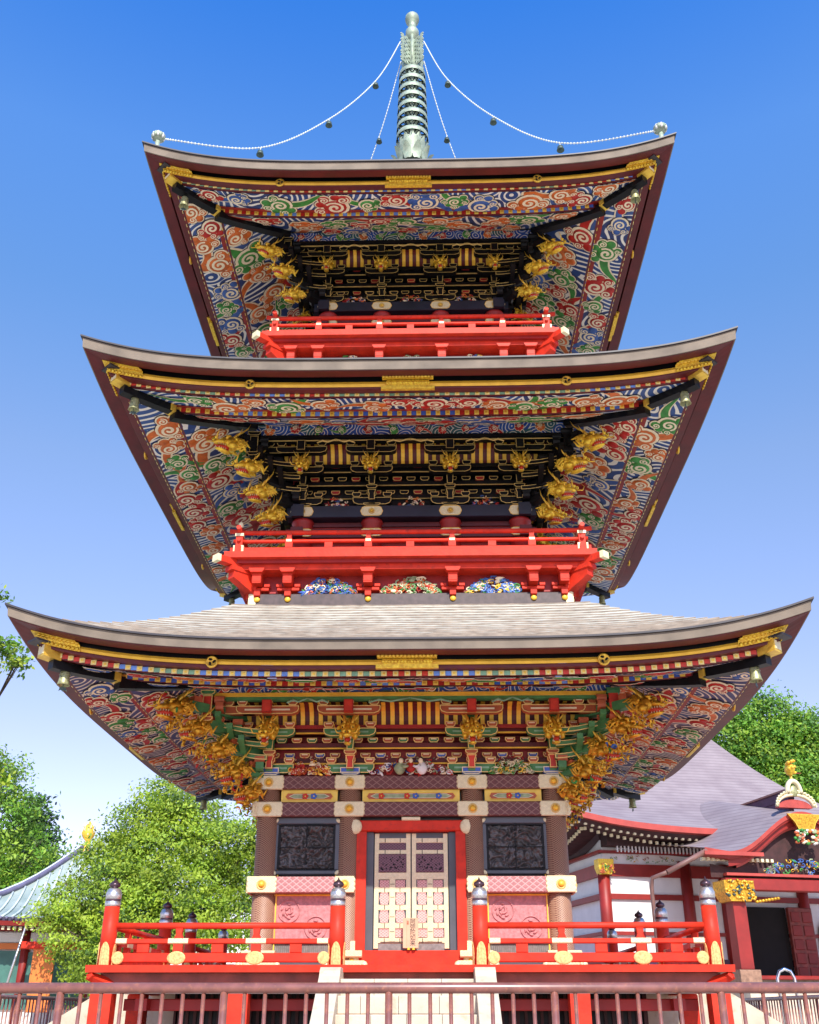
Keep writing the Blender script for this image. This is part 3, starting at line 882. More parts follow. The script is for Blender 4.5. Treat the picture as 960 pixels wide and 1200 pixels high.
# ---- body of the first storey
r=2.2
mb = MB()
mb.box(-2.05,2.05,-2.12,2.12,1.70,4.46,'slate_lacquer'); mb.box(2.05,2.12,-2.05,2.05,1.70,4.46,'slate_lacquer'); mb.box(-2.12,-2.05,-2.05,2.05,1.70,4.46,'slate_lacquer')
body = mb.build('body_wall', pagoda)
pos = sorted({(round(x*a,2),round(y*b,2)) for x,y in ((2.17,2.17),(.93,2.17),(2.17,.93)) for a in (-1,1) for b in (-1,1)})
mb = MB(); mb.lathe([(.185,1.74),(.185,1.84),(.172,1.86),(.168,4.46)],'column_pattern',20)
csrc = mb.build('column', pagoda, loc=(*pos[0],0))
for p in pos[1:]: inst(csrc, pagoda, loc=(*p,0))
def fitting(mb, x0, x1, rr, za, zb, b=True):
    mb.bbox(x0,x1,-rr-.018,-rr+.02,za-.006,zb+.006,'ornament_cream',.012)
    for s in (-1,1):
        xe = x0 if s<0 else x1
        for q in (.22,.5,.78): mb.ell((xe,-rr-.004,za+(zb-za)*q),(.022,.014,(zb-za)*.16),'ornament_cream',8,4)
    if b:
        c=((x0+x1)/2,-rr-.02,(za+zb)/2)
        mb.M0 = mb.M; T = Matrix.Translation(c) @ Matrix.Rotation(PI/2,4,'X')
        mb.M = T if mb.M0 is None else mb.M0 @ T
        mb.lathe([(.072,-.01),(.072,.006),(.060,.010),(.056,.004)],'line_gold',16)
        mb.ell((0,0,.008),(.045,.045,.03),'gold_paint',12,6)
        mb.M = mb.M0
for za,zb,m in ((4.25,4.455,'tie_diamond'),(3.85,4.06,'tie_diamond')):
    mb = MB(); mb.bbox(-2.36,2.36,-2.345,-2.15,za,zb,m,.012)
    for xc in (-2.17,-.93,.93,2.17): fitting(mb, xc-.215, xc+.215, 2.345, za, zb)
    four(mb,'tie_beam',pagoda)
for s in (-1,1):
    mb = MB()
    mb.bbox(min(s*.83,s*2.36),max(s*.83,s*2.36),-2.385,-2.15,2.765,2.985,'pink_diamond',.012)
    fitting(mb, *sorted((s*1.98,s*2.38)), 2.385,2.765,2.985); fitting(mb, *sorted((s*.83,s*1.10)), 2.385,2.765,2.985)
    four(mb,'waist_beam',pagoda)
# painted inset panels between the two upper tie beams
mb = MB()
for a,b in ((-1.98,-1.12),(-.74,.74),(1.12,1.98)):
    mb.box(a,b,-2.27,-2.1,4.06,4.25,'paint_yellow')
    mb.plate([(a+.10,4.10),(b-.10,4.10),(b-.06,4.15),(b-.10,4.205),(a+.10,4.205),(a+.06,4.15)],2.285,.02,'paint_rust','gold_paint',.008)
    mb.plate([(a+.20,4.12),(b-.20,4.12),(b-.12,4.152),(b-.20,4.188),(a+.20,4.188),(a+.12,4.152)],2.292,.02,'paint_olive','outline',.006)
    rnd = random.Random(int(a*10)); c=(a+b)/2
    fl = [(c-.06,'paint_scarlet'),(c+.07,'paint_blue')] + ([(c-.45,'paint_scarlet'),(c+.42,'paint_blue')] if b-a>1 else [])
    for x,m in fl:
        for k in range(5):
            t=2*PI*k/5; mb.ell((x+.03*math.cos(t),-2.296,4.153+.028*math.sin(t)),(.022,.008,.020),m,7,4)
        mb.ell((x,-2.304,4.153),(.012,.008,.012),'paint_yellow',6,4)
four(mb,'painted_inset',pagoda)
# carved dark relief panels
def relief(seed):
    v=[];f=[]; nx,nz=64,56; x0,x1,z0,z1=-.42,.42,3.10,3.74
    for j in range(nz+1):
        for i in range(nx+1):
            x=x0+(x1-x0)*i/nx; z=z0+(z1-z0)*j/nz
            p=Vector((x*7+seed*9,z*7,seed))
            h=.5+.5*noise.noise(p+Vector((noise.noise(p*.7),noise.noise(p*.7+Vector((5,0,0))),0))*1.6)
            h=abs(math.sin(h*11))**.6*.065 + .03*noise.noise(p*3.1) 
            h += .035*max(0,1-((x-.12*math.sin(z*14))/.16)**2)*(.5+.5*math.sin(z*22+seed))
            e=min(i,nx-i,j,nz-j); h*=min(1,e/2)
            v.append((x,-2.18-h,z))
    for j in range(nz):
        for i in range(nx): a=j*(nx+1)+i; f.append((a,a+1,a+nx+2,a+nx+1))
    return v,f
for s in (-1,1):
    cx = s*1.565 if s<0 else 1.555
    mb=MB()
    v,f=relief(3+s); mb.add([(x+cx,y,z) for x,y,z in v],f,'relief_black',True)
    for a,b,c,d in ((-.50,.50,3.03,3.09),(-.50,.50,3.75,3.85),(-.50,-.43,3.09,3.75),(.43,.50,3.09,3.75)):
        mb.bbox(cx+a,cx+b,-2.25,-2.1,c,d,'slate_lacquer',.012)
    for a,b,c,d in ((-.43,.43,3.095,3.115),(-.43,.43,3.725,3.745),(-.43,-.39,3.115,3.725),(.39,.43,3.115,3.725)):
        mb.bbox(cx+a,cx+b,-2.235,-2.1,c,d,'black_lacquer',.004)
    mb.box(cx-.43,cx+.43,-2.262,-2.246,3.405,3.421,'black_lacquer'); mb.box(cx-.008,cx+.008,-2.262,-2.246,3.09,3.75,'black_lacquer')
    for a in (-.47,.47):
        for zz in (3.055,3.80): mb.ell((cx+a,-2.25,zz),(.045,.012,.03),'ornament_cream',8,5,Matrix.Rotation(.7*(1 if a*(zz-3.4)>0 else -1),3,'Y'))
    four(mb,'carved_panel',pagoda)
    # lower panel with round medallions
    mb=MB()
    mb.box(cx-.47,cx+.47,-2.19,-2.1,2.10,2.765,'panel_pink')
    for a,b,c,d in ((-.49,.49,2.735,2.76),(-.49,-.465,2.10,2.735),(.465,.49,2.10,2.735)): mb.bbox(cx+a,cx+b,-2.212,-2.15,c,d,'gold_paint',.006)
    mb.box(cx-.45,cx+.45,-2.20,-2.1,1.93,2.08,'grille_grey'); mb.bbox(cx-.49,cx+.49,-2.23,-2.1,2.08,2.11,'slate_lacquer',.006)
    for k in range(30): mb.box(cx-.44+k*.03,cx-.43+k*.03,-2.212,-2.19,1.94,2.07,'stone_dark')
    for mx,mz in ((-.24*(-s if s>0 else 1) if s>0 else -.22,2.53),(.18,2.30)):
        xx=cx+ (mx if s<0 else (-.22 if mz>2.4 else .18))
        mb.M=Matrix.Translation((xx,-2.19,mz)) @ Matrix.Rotation(PI/2,4,'X')
        mb.lathe([(.165,-.002),(.163,.014),(.150,.018),(.146,.004)],'panel_pink',28,close=False)
        rnd=random.Random(4)
        for k in range(16):
            a=k*2*PI/16+rnd.random()*.5; q=rnd.uniform(.03,.11)
            mb.ell((q*math.cos(a),q*math.sin(a),.006),(.035,.016,.016),'panel_pink',7,4,Matrix.Rotation(a+1.3,3,'Z'))
        mb.M=None
    four(mb,'waist_panel',pagoda)
# column foot fittings
for xc in (-2.17,-.93,.93,2.17):
    mb=MB()
    mb.bbox(xc-.27,xc+.27,-2.40,-2.1,1.745,1.86,'ornament_cream',.015)
    mb.bbox(xc-.235,xc+.235,-2.415,-2.1,1.90,1.99,'ornament_cream',.015)
    for s in (-1,1): mb.ell((xc+s*.27,-2.39,1.80),(.05,.03,.055),'ornament_cream',8,6)
    [mb.bbox(xc+q*.19-.008,xc+q*.19+.008,-2.22,-2.15,2.0,3.85,'gold_paint',.003) for q in (-1,1) if abs(xc+q*.19)<2.17 and (abs(xc)>2 or q*xc>0)]
    four(mb,'column_foot',pagoda)
# doors
mb=MB()
mb.bbox(-.81,.81,-2.30,-2.12,3.64,3.795,'vermilion',.012)
mb.bbox(-.81,-.665,-2.30,-2.12,1.90,3.64,'vermilion',.012); mb.bbox(.665,.81,-2.30,-2.12,1.90,3.64,'vermilion',.012)
mb.bbox(-.81,.81,-2.32,-2.12,1.745,1.995,'vermilion',.015)
mb.bbox(-.665,-.56,-2.20,-2.1,1.995,3.64,'slate_lacquer',.008); mb.bbox(.56,.665,-2.20,-2.1,1.995,3.64,'slate_lacquer',.008)
for s in (-1,1):
    for z,h in ((1.86,.09),(3.70,.11)):
        mb.ell((s*.83,-2.31,z),(.10,.03,h),'ornament_cream',12,6)
    mb.ell((s*.84,-2.345,1.86),(.03,.02,.03),'gold_paint',10,6)
    mb.bbox(min(s*.80,s*.87),max(s*.80,s*.87),-2.33,-2.2,1.90,2.12,'ornament_cream',.01); mb.bbox(min(s*.79,s*.87),max(s*.79,s*.87),-2.33,-2.2,3.62,3.80,'ornament_cream',.01)
mb.bbox(-.14,.14,-2.31,-2.2,3.79,3.845,'ornament_cream',.01)
four(mb,'door_frame',pagoda)
mb=MB()
w=.535
mb.box(0,w,-2.15,-2.10,2.0,3.63,'slate_lacquer')
def lat(x0,x1,z0,z1): mb.bbox(x0,x1,-2.172-(.005 if z1-z0>.3 else 0),-2.14,z0,z1,'ornament_cream',.006)
lat(.0,.065,2.02,3.62); lat(w-.065,w,2.02,3.62)
for z0,z1 in ((3.485,3.555),(3.325,3.385),(2.965,3.065),(2.785,2.86),(2.54,2.615),(2.295,2.37),(2.095,2.17)): lat(.05,w-.05,z0,z1)
lat(.225,.31,2.12,3.0)
mb.bbox(.075,w-.075,-2.168,-2.14,3.38,3.485,'door_purple',.004)
mb.bbox(.06,w-.06,-2.185,-2.14,3.065,3.325,'door_purple',.008)
rnd=random.Random(9)
for k in range(34):
    x=rnd.uniform(.10,w-.10); z=rnd.uniform(3.10,3.29)
    mb.ell((x,-2.186,z),(rnd.uniform(.006,.018),.003,rnd.uniform(.006,.014)),'black_lacquer',7,4,Matrix.Rotation(rnd.uniform(-1,1),3,'Y'))
for (z0,z1) in ((2.855,2.955),(2.615,2.785),(2.37,2.54),(2.175,2.29)):
    for x0,x1 in ((.078,.222),(.313,.457)):
        h=z1-z0; c=.02 if h>.15 else .004
        mb.plate([(x0+c,z0),(x1-c,z0),(x1,z0+h/2),(x1-c,z1),(x0+c,z1),(x0,z0+h/2)],2.180,.03,'door_pink','door_pink',.01)
for z in (3.2,2.72,2.45,2.25,2.9):
    mb.box(.235,.30,-2.180,-2.17,z-.004,z+.004,'ink')
for x in (.155,.38):
    for z in (3.52,3.355,2.82,2.58,2.33,2.13): mb.box(x-.005,x+.005,-2.176,-2.17,z-.03,z+.03,'ink')
mb.box(.07,w-.07,-2.165,-2.14,2.0,2.09,'grille_grey')
mb.box(.10,w-.10,-2.176,-2.15,2.105,2.117,'ink')
leaf=mb.build('door_leaf',pagoda,loc=(.01,0,0))
for k in range(4):
    for mir in (0,1):
        if k==0 and mir==0: continue
        if k==0 and mir==1 or True:
            M=Matrix.Rotation(k*PI/2,4,'Z')
            o=inst(leaf,pagoda)
            o.location = M @ Vector((.01 if not mir else -.01,0,0)); o.rotation_euler=(0,0,k*PI/2)
            if mir: o.scale=(-1,1,1)
# ---- veranda
mb=MB()
for k in range(4):
    sidetwist(mb,k)
    v=[(-4.08,-4.08,1.74),(4.08,-4.08,1.74),(2.0,-2.0,1.744),(-2.0,-2.0,1.744)]
    mb.add(v,[(0,1,2,3)],'vermilion')
    v=[(-4.08,-4.08,1.74),(4.08,-4.08,1.74),(4.075,-4.075,1.655),(-4.075,-4.075,1.655)]
    mb.add(v,[(0,3,2,1)],'vermilion')
    v=[(-4.075,-4.075,1.655),(4.075,-4.075,1.655),(2.4,-2.4,1.655),(-2.4,-2.4,1.655)]
    mb.add(v,[(0,3,2,1)],'red_wood_old')
    mb.box(-3.9,3.9,-3.93,-3.78,1.45,1.65,'red_wood_old')
    mb.bbox(-4.0,4.0,-3.98,-3.84,1.43,1.475,'vermilion',.01)
    for s in (-1,1):   # flared corner bracket arms under the deck
        v=[(s*3.86,-3.86,1.65),(s*4.06,-4.06,1.65),(s*3.86,-3.86,1.43)]
        mb.tube([(s*3.75,-3.90,1.50),(s*4.06,-4.02,1.625)],[.08,.05],'vermilion',4,False)
ver=mb.build('veranda',pagoda)
for x0,x1 in ((-4.0,-3.73),(-2.26,-2.01),(2.01,2.26)):
    mb=MB(); mb.bbox(x0,x1,-4.0,-3.76,0,1.43,'vermilion',.015); four(mb,'veranda_leg',ver)
mb=MB()
mb.box(-3.1,3.1,-3.1,-3.04,0,1.6,'black_lacquer')
for k in range(60):
    if abs(-3.05+k*.104)>.0: mb.box(-3.07+k*.104,-3.03+k*.104,-3.13,-3.10,0,1.6,'hall_dark')
mb.bbox(-3.7,3.7,-3.5,-3.35,1.22,1.36,'red_deep',.01); mb.bbox(-3.7,3.7,-3.5,-3.35,.72,.86,'red_deep',.01)
four(mb,'base_screen',ver)
# rail posts with giboshi caps
mb=MB(); mb.lathe([(.106,0),(.096,.70)],'vermilion',20)
for a in range(4):
    t0=a*PI/2; vs=[]; S_=10
    for i in range(S_+1):
        q=-1+2*i/S_; t=t0+q*.62; h=.07+.20*math.sqrt(max(0,1-q*q))
        rr=.110+(.003 if i%2 else 0)
        for zz,r9 in ((.0,rr),(h,rr),(h,.098)): vs.append((r9*math.cos(t),r9*math.sin(t),zz))
    mb.add(vs,[(3*i+j,3*i+3+j,3*i+4+j,3*i+1+j) for i in range(S_) for j in (0,1)],'gold_pale')
post=mb.build('rail_post',pagoda,loc=(-3.885,-3.885,1.745))
mb=MB()
mb.lathe([(.098,.70),(.101,.72),(.101,.76),(.094,.765),(.094,.79),(.101,.80),(.101,.87),(.094,.88),(.084,.91),(.065,.925)],'silver',20)
mb.lathe([(.0985,.762),(.0985,.79)],'onion_dark',20,close=False)
mb.lathe([(.05,.915),(.04,.925),(.045,.935),(.066,.945),(.074,.965),(.066,.99),(.036,1.01),(.014,1.03),(.003,1.06)],'onion_dark',16)
cap=mb.build('post_cap',post)
pp=[(-3.885,-3.885),(-.925,-3.885),(.925,-3.885)]
first_=True
for k in range(4):
    for p in pp:
        if first_: first_=False; continue
        q=Matrix.Rotation(k*PI/2,4,'Z') @ Vector((*p,1.745))
        copy_tree(post,pagoda,q,(0,0,k*PI/2))
mb=MB()
xa,xb=-3.885,-.925
mb.tube([(xa,-3.885,2.21),(xb,-3.885,2.21)],.040,'vermilion',10,True)
mb.bbox(xa,xb,-3.925,-3.845,1.995,2.055,'vermilion',.01)
mb.bbox(xa,xb,-3.935,-3.835,1.775,1.885,'vermilion',.01)
for x in (-2.97,-1.965):
    mb.bbox(x-.06,x+.06,-3.92,-3.85,1.885,1.995,'vermilion',.01)
    v=[(x-.06,2.05),(x+.06,2.05),(x+.035,2.11),(x+.045,2.18),(x-.045,2.18),(x-.035,2.11)]
    mb.plate(v,3.925,.08,'vermilion','vermilion',.006)
    mb.bbox(x-.13,x+.13,-3.932,-3.84,1.993,2.060,'ornament_cream',.012)
    mb.M=Matrix.Translation((x,-3.945,1.825)) @ Matrix.Rotation(PI/2,4,'X') @ Matrix.Diagonal((1.25,.85,1,1))
    mb.lathe([(.094,-.01),(.094,.006),(.083,.012),(.002,.013)],'gold_pale',18,smooth=False); mb.M=None
for x in (-3.42,-2.46,-1.45): mb.bbox(x-.075,x+.075,-3.915,-3.855,1.885,1.995,'vermilion',.01)
for x,s in ((xa,1),(xb,-1)):
    c=x+s*.16
    mb.M=Matrix.Translation((c,-3.945,1.825)) @ Matrix.Rotation(PI/2,4,'X')
    mb.lathe([(.078,-.01),(.078,.006),(.069,.012),(.002,.013)],'gold_pale',16,smooth=False); mb.M=None
    mb.bbox(min(x+s*.11,x+s*.25),max(x+s*.11,x+s*.25),-3.932,-3.84,1.993,2.060,'ornament_cream',.012)
rl=mb.build('railing',ver)
for k in range(4):
    for mir in (1,-1):
        if k==0 and mir==1: continue
        inst(rl,ver,rot=(0,0,k*PI/2),scale=(mir,1,1))
# ---- stone steps on each side
mb=MB()
st=[(4.10,1.57),(4.45,1.38),(4.75,1.18),(5.05,.98),(5.35,.78),(5.65,.58),(5.95,.38),(6.25,.18)]
for i,(rr,zz) in enumerate(st):
    r_in = 3.2 if i==0 else st[i-1][0]
    n=4; off=.18 if i%2 else 0
    xs=[-.82]+[-.82+1.64*(q+.5*(i%2))/n for q in range(1,n)]+[.82]
    if i%2: xs=[-.82,-.55,-.1,.38,.82]
    for a,b in zip(xs[:-1],xs[1:]):
        mb.bbox(a+.003,b-.003,-rr-.30,-r_in+.02,max(0,zz-.20),zz,'stone',.012)
four(mb,'stone_steps',pagoda)
mb=MB()
for s in (-1,1):
    x0,x1=sorted((s*.82,s*1.07))
    p=[(-3.4,0),(-6.75,0),(-6.75,.30),(-4.55,1.60),(-4.50,1.66),(-4.40,1.70),(-3.4,1.70)]
    v=[(x0,a,b) for a,b in p]+[(x1,a,b) for a,b in p]; n=len(p)
    mb.add(v,[(i,(i+1)%n,n+(i+1)%n,n+i) for i in range(n)]+[tuple(range(n-1,-1,-1)),tuple(range(n,2*n))],'stone')
    mb.box(x0-.004,x1+.004,-4.9,-4.894,0,1.3,'stone_dark')
four(mb,'step_cheek',pagoda)

# ---- balconies of the upper storeys
def balcony(zo, k, xs, rB, label):
    # k = horizontal scale; heights relative to zo (underside base)
    mb=MB()
    def zs(z): return zo+(z if z<.2 else .2+(z-.2)*.76 if z<.8 else .656+(z-.8)*.985)
    rp=rB-.20
    for s4 in range(4):
        sidetwist(mb,s4)
        v=[(-rB,-rB,zs(.80)),(rB,-rB,zs(.80)),(1.5,-1.5,zs(.80)),(-1.5,-1.5,zs(.80))]; mb.add(v,[(0,1,2,3)],'vermilion')
        # main edge beam
        for (ra,za,zb,m,ext) in ((rB,.66,.80,'vermilion',.04),(rB-.10,.58,.66,'red_deep',0),(rB-.17,.46,.58,'vermilion',.0)):
            v=[(-ra,-ra,zs(zb)),(ra,-ra,zs(zb)),(ra,-ra,zs(za)),(-ra,-ra,zs(za)),(1.6,-1.6,zs(za)),(-1.6,-1.6,zs(za))]
            mb.add(v,[(0,3,2,1),(3,5,4,2)],m)
    bal=mb.build('balcony',pagoda); tag(bal,label=label)
    mb=MB()
    mb.M=None
    # rails
    e=rB+.10
    def rail(zc,rad_,m,ex,up):
        pts=[]; n=24
        for i in range(n+1):
            t=-1+2*i/n; x=t*(rp+ex); q=max(0,abs(x)-(rp-.15)); pts.append((x,-rp,zs(zc)+up*q*q*3))
        mb.tube(pts,rad_,m,8)
    rail(1.22,.042,'vermilion',.17,.12)
    rail(1.06,.034,'vermilion',.10,.05)
    mb.bbox(-rp-.14,rp+.14,-rp-.05,-rp+.05,zs(.80),zs(.935),'vermilion',.008)
    n=len(xs)
    allx=sorted(set(xs))
    for x in allx:
        mb.bbox(x-.06,x+.06,-rp-.042,-rp+.04,zs(.93),zs(1.05),'vermilion',.01)
        mb.plate([(x-.06,zs(1.07)),(x+.06,zs(1.07)),(x+.035,zs(1.13)),(x+.045,zs(1.20)),(x-.045,zs(1.20)),(x-.035,zs(1.13))],rp+.035,.07,'vermilion','vermilion',.006)
        mb.bbox(x-.045,x+.045,-rp-.05,-rp-.03,zs(1.035),zs(1.085),'ornament_cream',.006)
    mids=[(a+b)/2 for a,b in zip(allx[:-1],allx[1:])]
    for x in mids: mb.bbox(x-.065,x+.065,-rp-.035,-rp+.035,zs(.93),zs(1.04),'vermilion',.01)
    four(mb,'balcony_rail',bal)
    mb=MB()
    mb.bbox(-rp-.055,-rp+.055,-rp-.055,-rp+.055,zs(.80),zs(1.22),'vermilion',.01)
    mb.box(-rp-.085,-rp+.085,-rp-.085,-rp+.085,zs(.85),zs(.96),'ornament_cream')
    mb.box(-rp-.07,-rp+.07,-rp-.07,-rp+.07,zs(1.14),zs(1.19),'ornament_cream')
    mb.lathe([(.035,0),(.028,.06),(.036,.08),(.046,.11),(.04,.15),(.015,.18),(.002,.20)],'cream',12,c=(-rp,-rp,zs(1.24)))
    mb.lathe([(.055,0),(.045,.09)],'red_deep',12,c=(-rp,-rp,zs(1.22)))
    four(mb,'corner_post',bal)
    # brackets below
    rw=rB-.48
    mb=MB()
    mb.box(-rw,rw,-rw,-rw+.1,zs(.10),zs(.50),'red_deep')
    four(mb,'balcony_wall',bal)
    br=[x for x in xs]+[-(rB-.52),(rB-.52)]
    for x in br:
        mb=MB()
        mb.bbox(x-.125,x+.125,-rB+.16,-rw+.05,zs(.44),zs(.50),'vermilion',.008)
        mb.plate([(x-.125,zs(.505)),(x+.125,zs(.505)),(x+.125,zs(.46)),(x+.095,zs(.40)),(x-.095,zs(.40)),(x-.125,zs(.46))],rB-.14,.14,'vermilion','vermilion',.004)
        mb.bbox(x-.075,x+.075,-rB+.20,-rw+.05,zs(.20),zs(.42),'vermilion',.012)
        mb.plate([(x-.085,zs(.40)),(x+.085,zs(.40)),(x+.07,zs(.30)),(x+.07,zs(.18)),(x-.07,zs(.18)),(x-.07,zs(.30))],rB-.20,.2,'vermilion','vermilion',.004)
        mb.bbox(x-.18,x+.18,-rw-.10,-rw+.02,zs(.11),zs(.17),'vermilion',.01)
        for s in (-1,1): mb.bbox(x+s*.15-.045,x+s*.15+.045,-rw-.12,-rw+.02,zs(.17),zs(.23),'vermilion',.008)
        mb.bbox(x-.05,x+.05,-rw-.16,-rw,zs(.0),zs(.12),'vermilion',.01)
        four(mb,'balcony_bracket',bal)
    # diagonal corner bracket with cream faced end
    mb=MB(); mb.M=Matrix.Rotation(-PI/4,4,'Z'); q2=math.sqrt(2)
    mb.box(-.07,.07,-(rB+.10)*q2,-(rw)*q2,zs(.52),zs(.66),'vermilion')
    mb.box(-.075,.075,-(rB+.10)*q2-.02,-(rB+.10)*q2+.05,zs(.515),zs(.665),'cream')
    mb.box(-.10,.10,-(rB-.08)*q2,-(rw)*q2,zs(.40),zs(.50),'vermilion')
    v=[]
    for sx in (-.08,.08):
        v+= [(sx,-(rB-.12)*q2,zs(.40)),(sx,-(rB-.12)*q2,zs(.24)),(sx,-(rw+.02)*q2,zs(.02)),(sx,-(rw+.02)*q2,zs(.40))]
    mb.add(v,[(0,1,2,3),(7,6,5,4),(0,4,5,1),(1,5,6,2)],'vermilion')
    mb.M=None
    four(mb,'corner_bracket',bal)
    mb=MB()
    rb=rw-.02
    mb.bbox(-rb-.10,rb+.10,-rb-.12,-rb+.2,zs(-.17),zs(.055),'tie_dark',.01)
    for x in br: mb.ell((x,-rb-.125,zs(-.045)),(.052,.03,.052),'gold_paint',12,8)
    mb.box(-rb-.105,-rb-.0,-rb-.125,-rb,zs(-.17),zs(.055),'cream'); mb.box(rb,rb+.105,-rb-.125,-rb,zs(-.17),zs(.055),'cream')
    four(mb,'balcony_sill',bal)
    xx=sorted(xs)
    for j,(a,b) in enumerate(zip(xx[:-1],xx[1:])):
        mb=MB(); c=(a+b)/2; hw=(b-a)/2-.22
        pal=[['cloud_blue','paint_blue','cloud_green','cloud_orange','outline','cloud_blue'],['cloud_green','outline','cloud_red','cloud_orange','paint_olive','paint_olive'],['cloud_blue','paint_sky','outline','gold_paint','cloud_green','cloud_blue']][j%3]
        carving(mb,c-hw,c+hw,zs(.05),zs(.36),rw+.05,int(70+zo*3+j),pal,150)
        four(mb,'carving',bal)
simple('tie_dark', (.07,.045,.045), .5, var=.3, scale=12)
balcony(7.27,1,(-2.0,-.69,.69,2.0),3.02,'lower red balcony above the shingled roof')
balcony(11.86,1,(-1.72,-.58,.58,1.72),2.74,'upper red balcony just above the middle roof')

# ---- upper storey bodies
for bi,(rW,zf,zb0,zb1,zt,xs) in enumerate(((1.90,8.0,8.97,9.20,8.70,BZ[1]['xs']),(1.64,12.6,13.64,13.86,13.38,BZ[2]['xs']))):
    mb=MB()
    for k in range(4):
        sidetwist(mb,k); mb.box(-rW+.02,rW-.02,-rW+.02,-rW+.2,zf,zb0+.1,'red_deep')
        mb.box(-rW,rW,-rW-.02,-rW+.1,zb0-.10,zb0-.02,'red_dark')
    mb.M=None
    bw=mb.build('upper_wall',pagoda)
    for x in xs[:3]:
        mb=MB(); mb.lathe([(.175,zf),(.175,zb0-.09),(.20,zb0-.05),(.185,zb0)],'red_deep',18,c=(x,-abs(xs[3]),0)); four(mb,'column',bw)
    mb=MB()
    rr=abs(xs[3])+.17
    mb.bbox(-rr-.1,rr+.1,-rr-.02,-rr+.2,zb0,zb1,'navy_lacquer',.01)
    mb.bbox(-rr-.1,rr+.1,-rr-.01,-rr+.2,zt-.12,zt+.06,'red_dark',.01)
    for x in xs:
        for za,zb in ((zb0+.02,zb1-.02),(zt-.10,zt+.05)):
            h=zb-za
            mb.plate([(x-.20,za+h*.5),(x-.17,za+h*.12),(x-.13,za),(x+.13,za),(x+.17,za+h*.12),(x+.20,za+h*.5),(x+.17,za+h*.88),(x+.13,zb),(x-.13,zb),(x-.17,za+h*.88)],rr+.035,.03,'ornament_cream','gold_paint',.008)
            mb.M=Matrix.Translation((x,-rr-.035,(za+zb)/2)) @ Matrix.Rotation(PI/2,4,'X')
            mb.lathe([(.055,0),(.055,.012),(.045,.016),(.042,.008)],'line_gold',14); mb.ell((0,0,.012),(.03,.03,.018),'gold',10,5); mb.M=None
    simple('navy_lacquer',(.014,.018,.035),.3) if 'navy_lacquer' not in MAT else None
    four(mb,'tie_beam',bw)

# ---- spire (sorin)
mb=MB(); g='bronze_green'
mb.box(-.60,.60,-.60,.60,17.15,17.95,g); mb.box(-.72,.72,-.72,.72,17.95,18.05,g)
mb.lathe([(.50,18.05),(.48,18.25),(.36,18.50),(.15,18.60)],g,24)
mb.lathe([(.10,18.0),(.095,22.6),(.075,23.9)],g,14)
mb.lathe([(.17,18.6),(.30,18.9),(.42,19.05),(.30,19.10),(.14,19.2)],g,20)
spire=mb.build('spire',pagoda)
mb=MB()
for ring,(nn,zb,L,rr,fl) in enumerate(((12,19.35,.78,.27,.07),(12,19.30,.66,.30,.09),(10,19.25,.42,.34,.16))):
    for k in range(nn):
        a=2*PI*(k+.5*ring)/nn; ca,sa=math.cos(a),math.sin(a)
        vs=[]
        S=6
        for i in range(S+1):
            q=i/S; rad_=rr+fl*q**2.2; w=.105*math.sin(PI*min(1,q*.80+.16))**.7+.004; z=zb+L*q-.10*max(0,q-.75)
            for s in (-1,0,1):
                rr2=rad_+(0 if s else .02)
                vs.append((rr2*ca-s*w*sa, rr2*sa+s*w*ca, z))
        fs=[]
        for i in range(S):
            for s in (0,1): fs.append((i*3+s,i*3+s+1,i*3+s+4,i*3+s+3))
        mb.add(vs,fs,g,True)
        mb.add([(x*.985,y*.985,z) for x,y,z in vs],[f[::-1] for f in fs],'bronze_dark' if ring<2 else g,True)
mb.lathe([(.22,19.25),(.30,19.5),(.26,19.75),(.10,19.8)],'bronze_dark',16)
mb.build('lotus_flower',spire)
for s in (-1,1):
    pass
for k in range(8):
    mb=MB(); z=20.13+.305*k; R_=.385-.0085*k
    mb.lathe([(R_,z),(R_+.006,z+.06),(R_,z+.125),(R_-.03,z+.125),(R_-.03,z),(R_,z)],g,32,close=False)
    mb.lathe([(R_-.03,z),(R_,z-.0)],g,32,close=False)
    mb.lathe([(.14,z-.03),(.15,z+.06),(.13,z+.15)],g,16)
    for j in range(8):
        a=2*PI*j/8
        for da in (-.28,.28):
            mb.tube([(.12*math.cos(a),.12*math.sin(a),z+.06),((R_-.02)*math.cos(a+da),(R_-.02)*math.sin(a+da),z+.03)],.017,'bronze_dark',5)
    for j in range(12):
        a=2*PI*j/12; mb.tube([(R_*math.cos(a),R_*math.sin(a),z+.02),(R_*math.cos(a),R_*math.sin(a),z-.09)],[.010,.012],'bronze_dark',5)
    mb.build('spire_ring',spire)
mb=MB()
for k in range(4):
    a=k*PI/2+PI/4
    mb.M=Matrix.Rotation(a,4,'Z')
    vs=[];N=14
    # openwork flame: two edges with scallops and pierced holes
    for i in range(N):
        z=22.62+i*(1.0/N); w=.36+.02*math.sin(i*2.1)
        for j in range(4):
            x=.09+j*(w-.09)/4
            if (i+j)%2==0 or j in(3,): mb.box(x,x+(w-.09)/4+.01,-.012,.012,z,z+1.0/N,g)
            else: mb.box(x,x+(w-.09)/4,-.010,.010,z,z+.022,g)
        mb.ell((w+.015,0,z+.03),(.03,.014,.03),g,7,5)
    mb.M=None
mb.lathe([(.09,22.5),(.12,22.56),(.09,22.62)],g,14)
for k in range(4):
    a=k*PI/2; mb.tube([(.105*math.cos(a),.105*math.sin(a),22.6),(.105*math.cos(a),.105*math.sin(a),23.75)],.035,g,6)
for j in range(12):
    a=2*PI*j/12; mb.tube([(.13*math.cos(a),.13*math.sin(a),22.50),(.22*math.cos(a),.22*math.sin(a),22.60),(.24*math.cos(a),.24*math.sin(a),22.66)],[.03,.022,.006],g,5)
mb.build('water_flame',spire)
mb=MB()
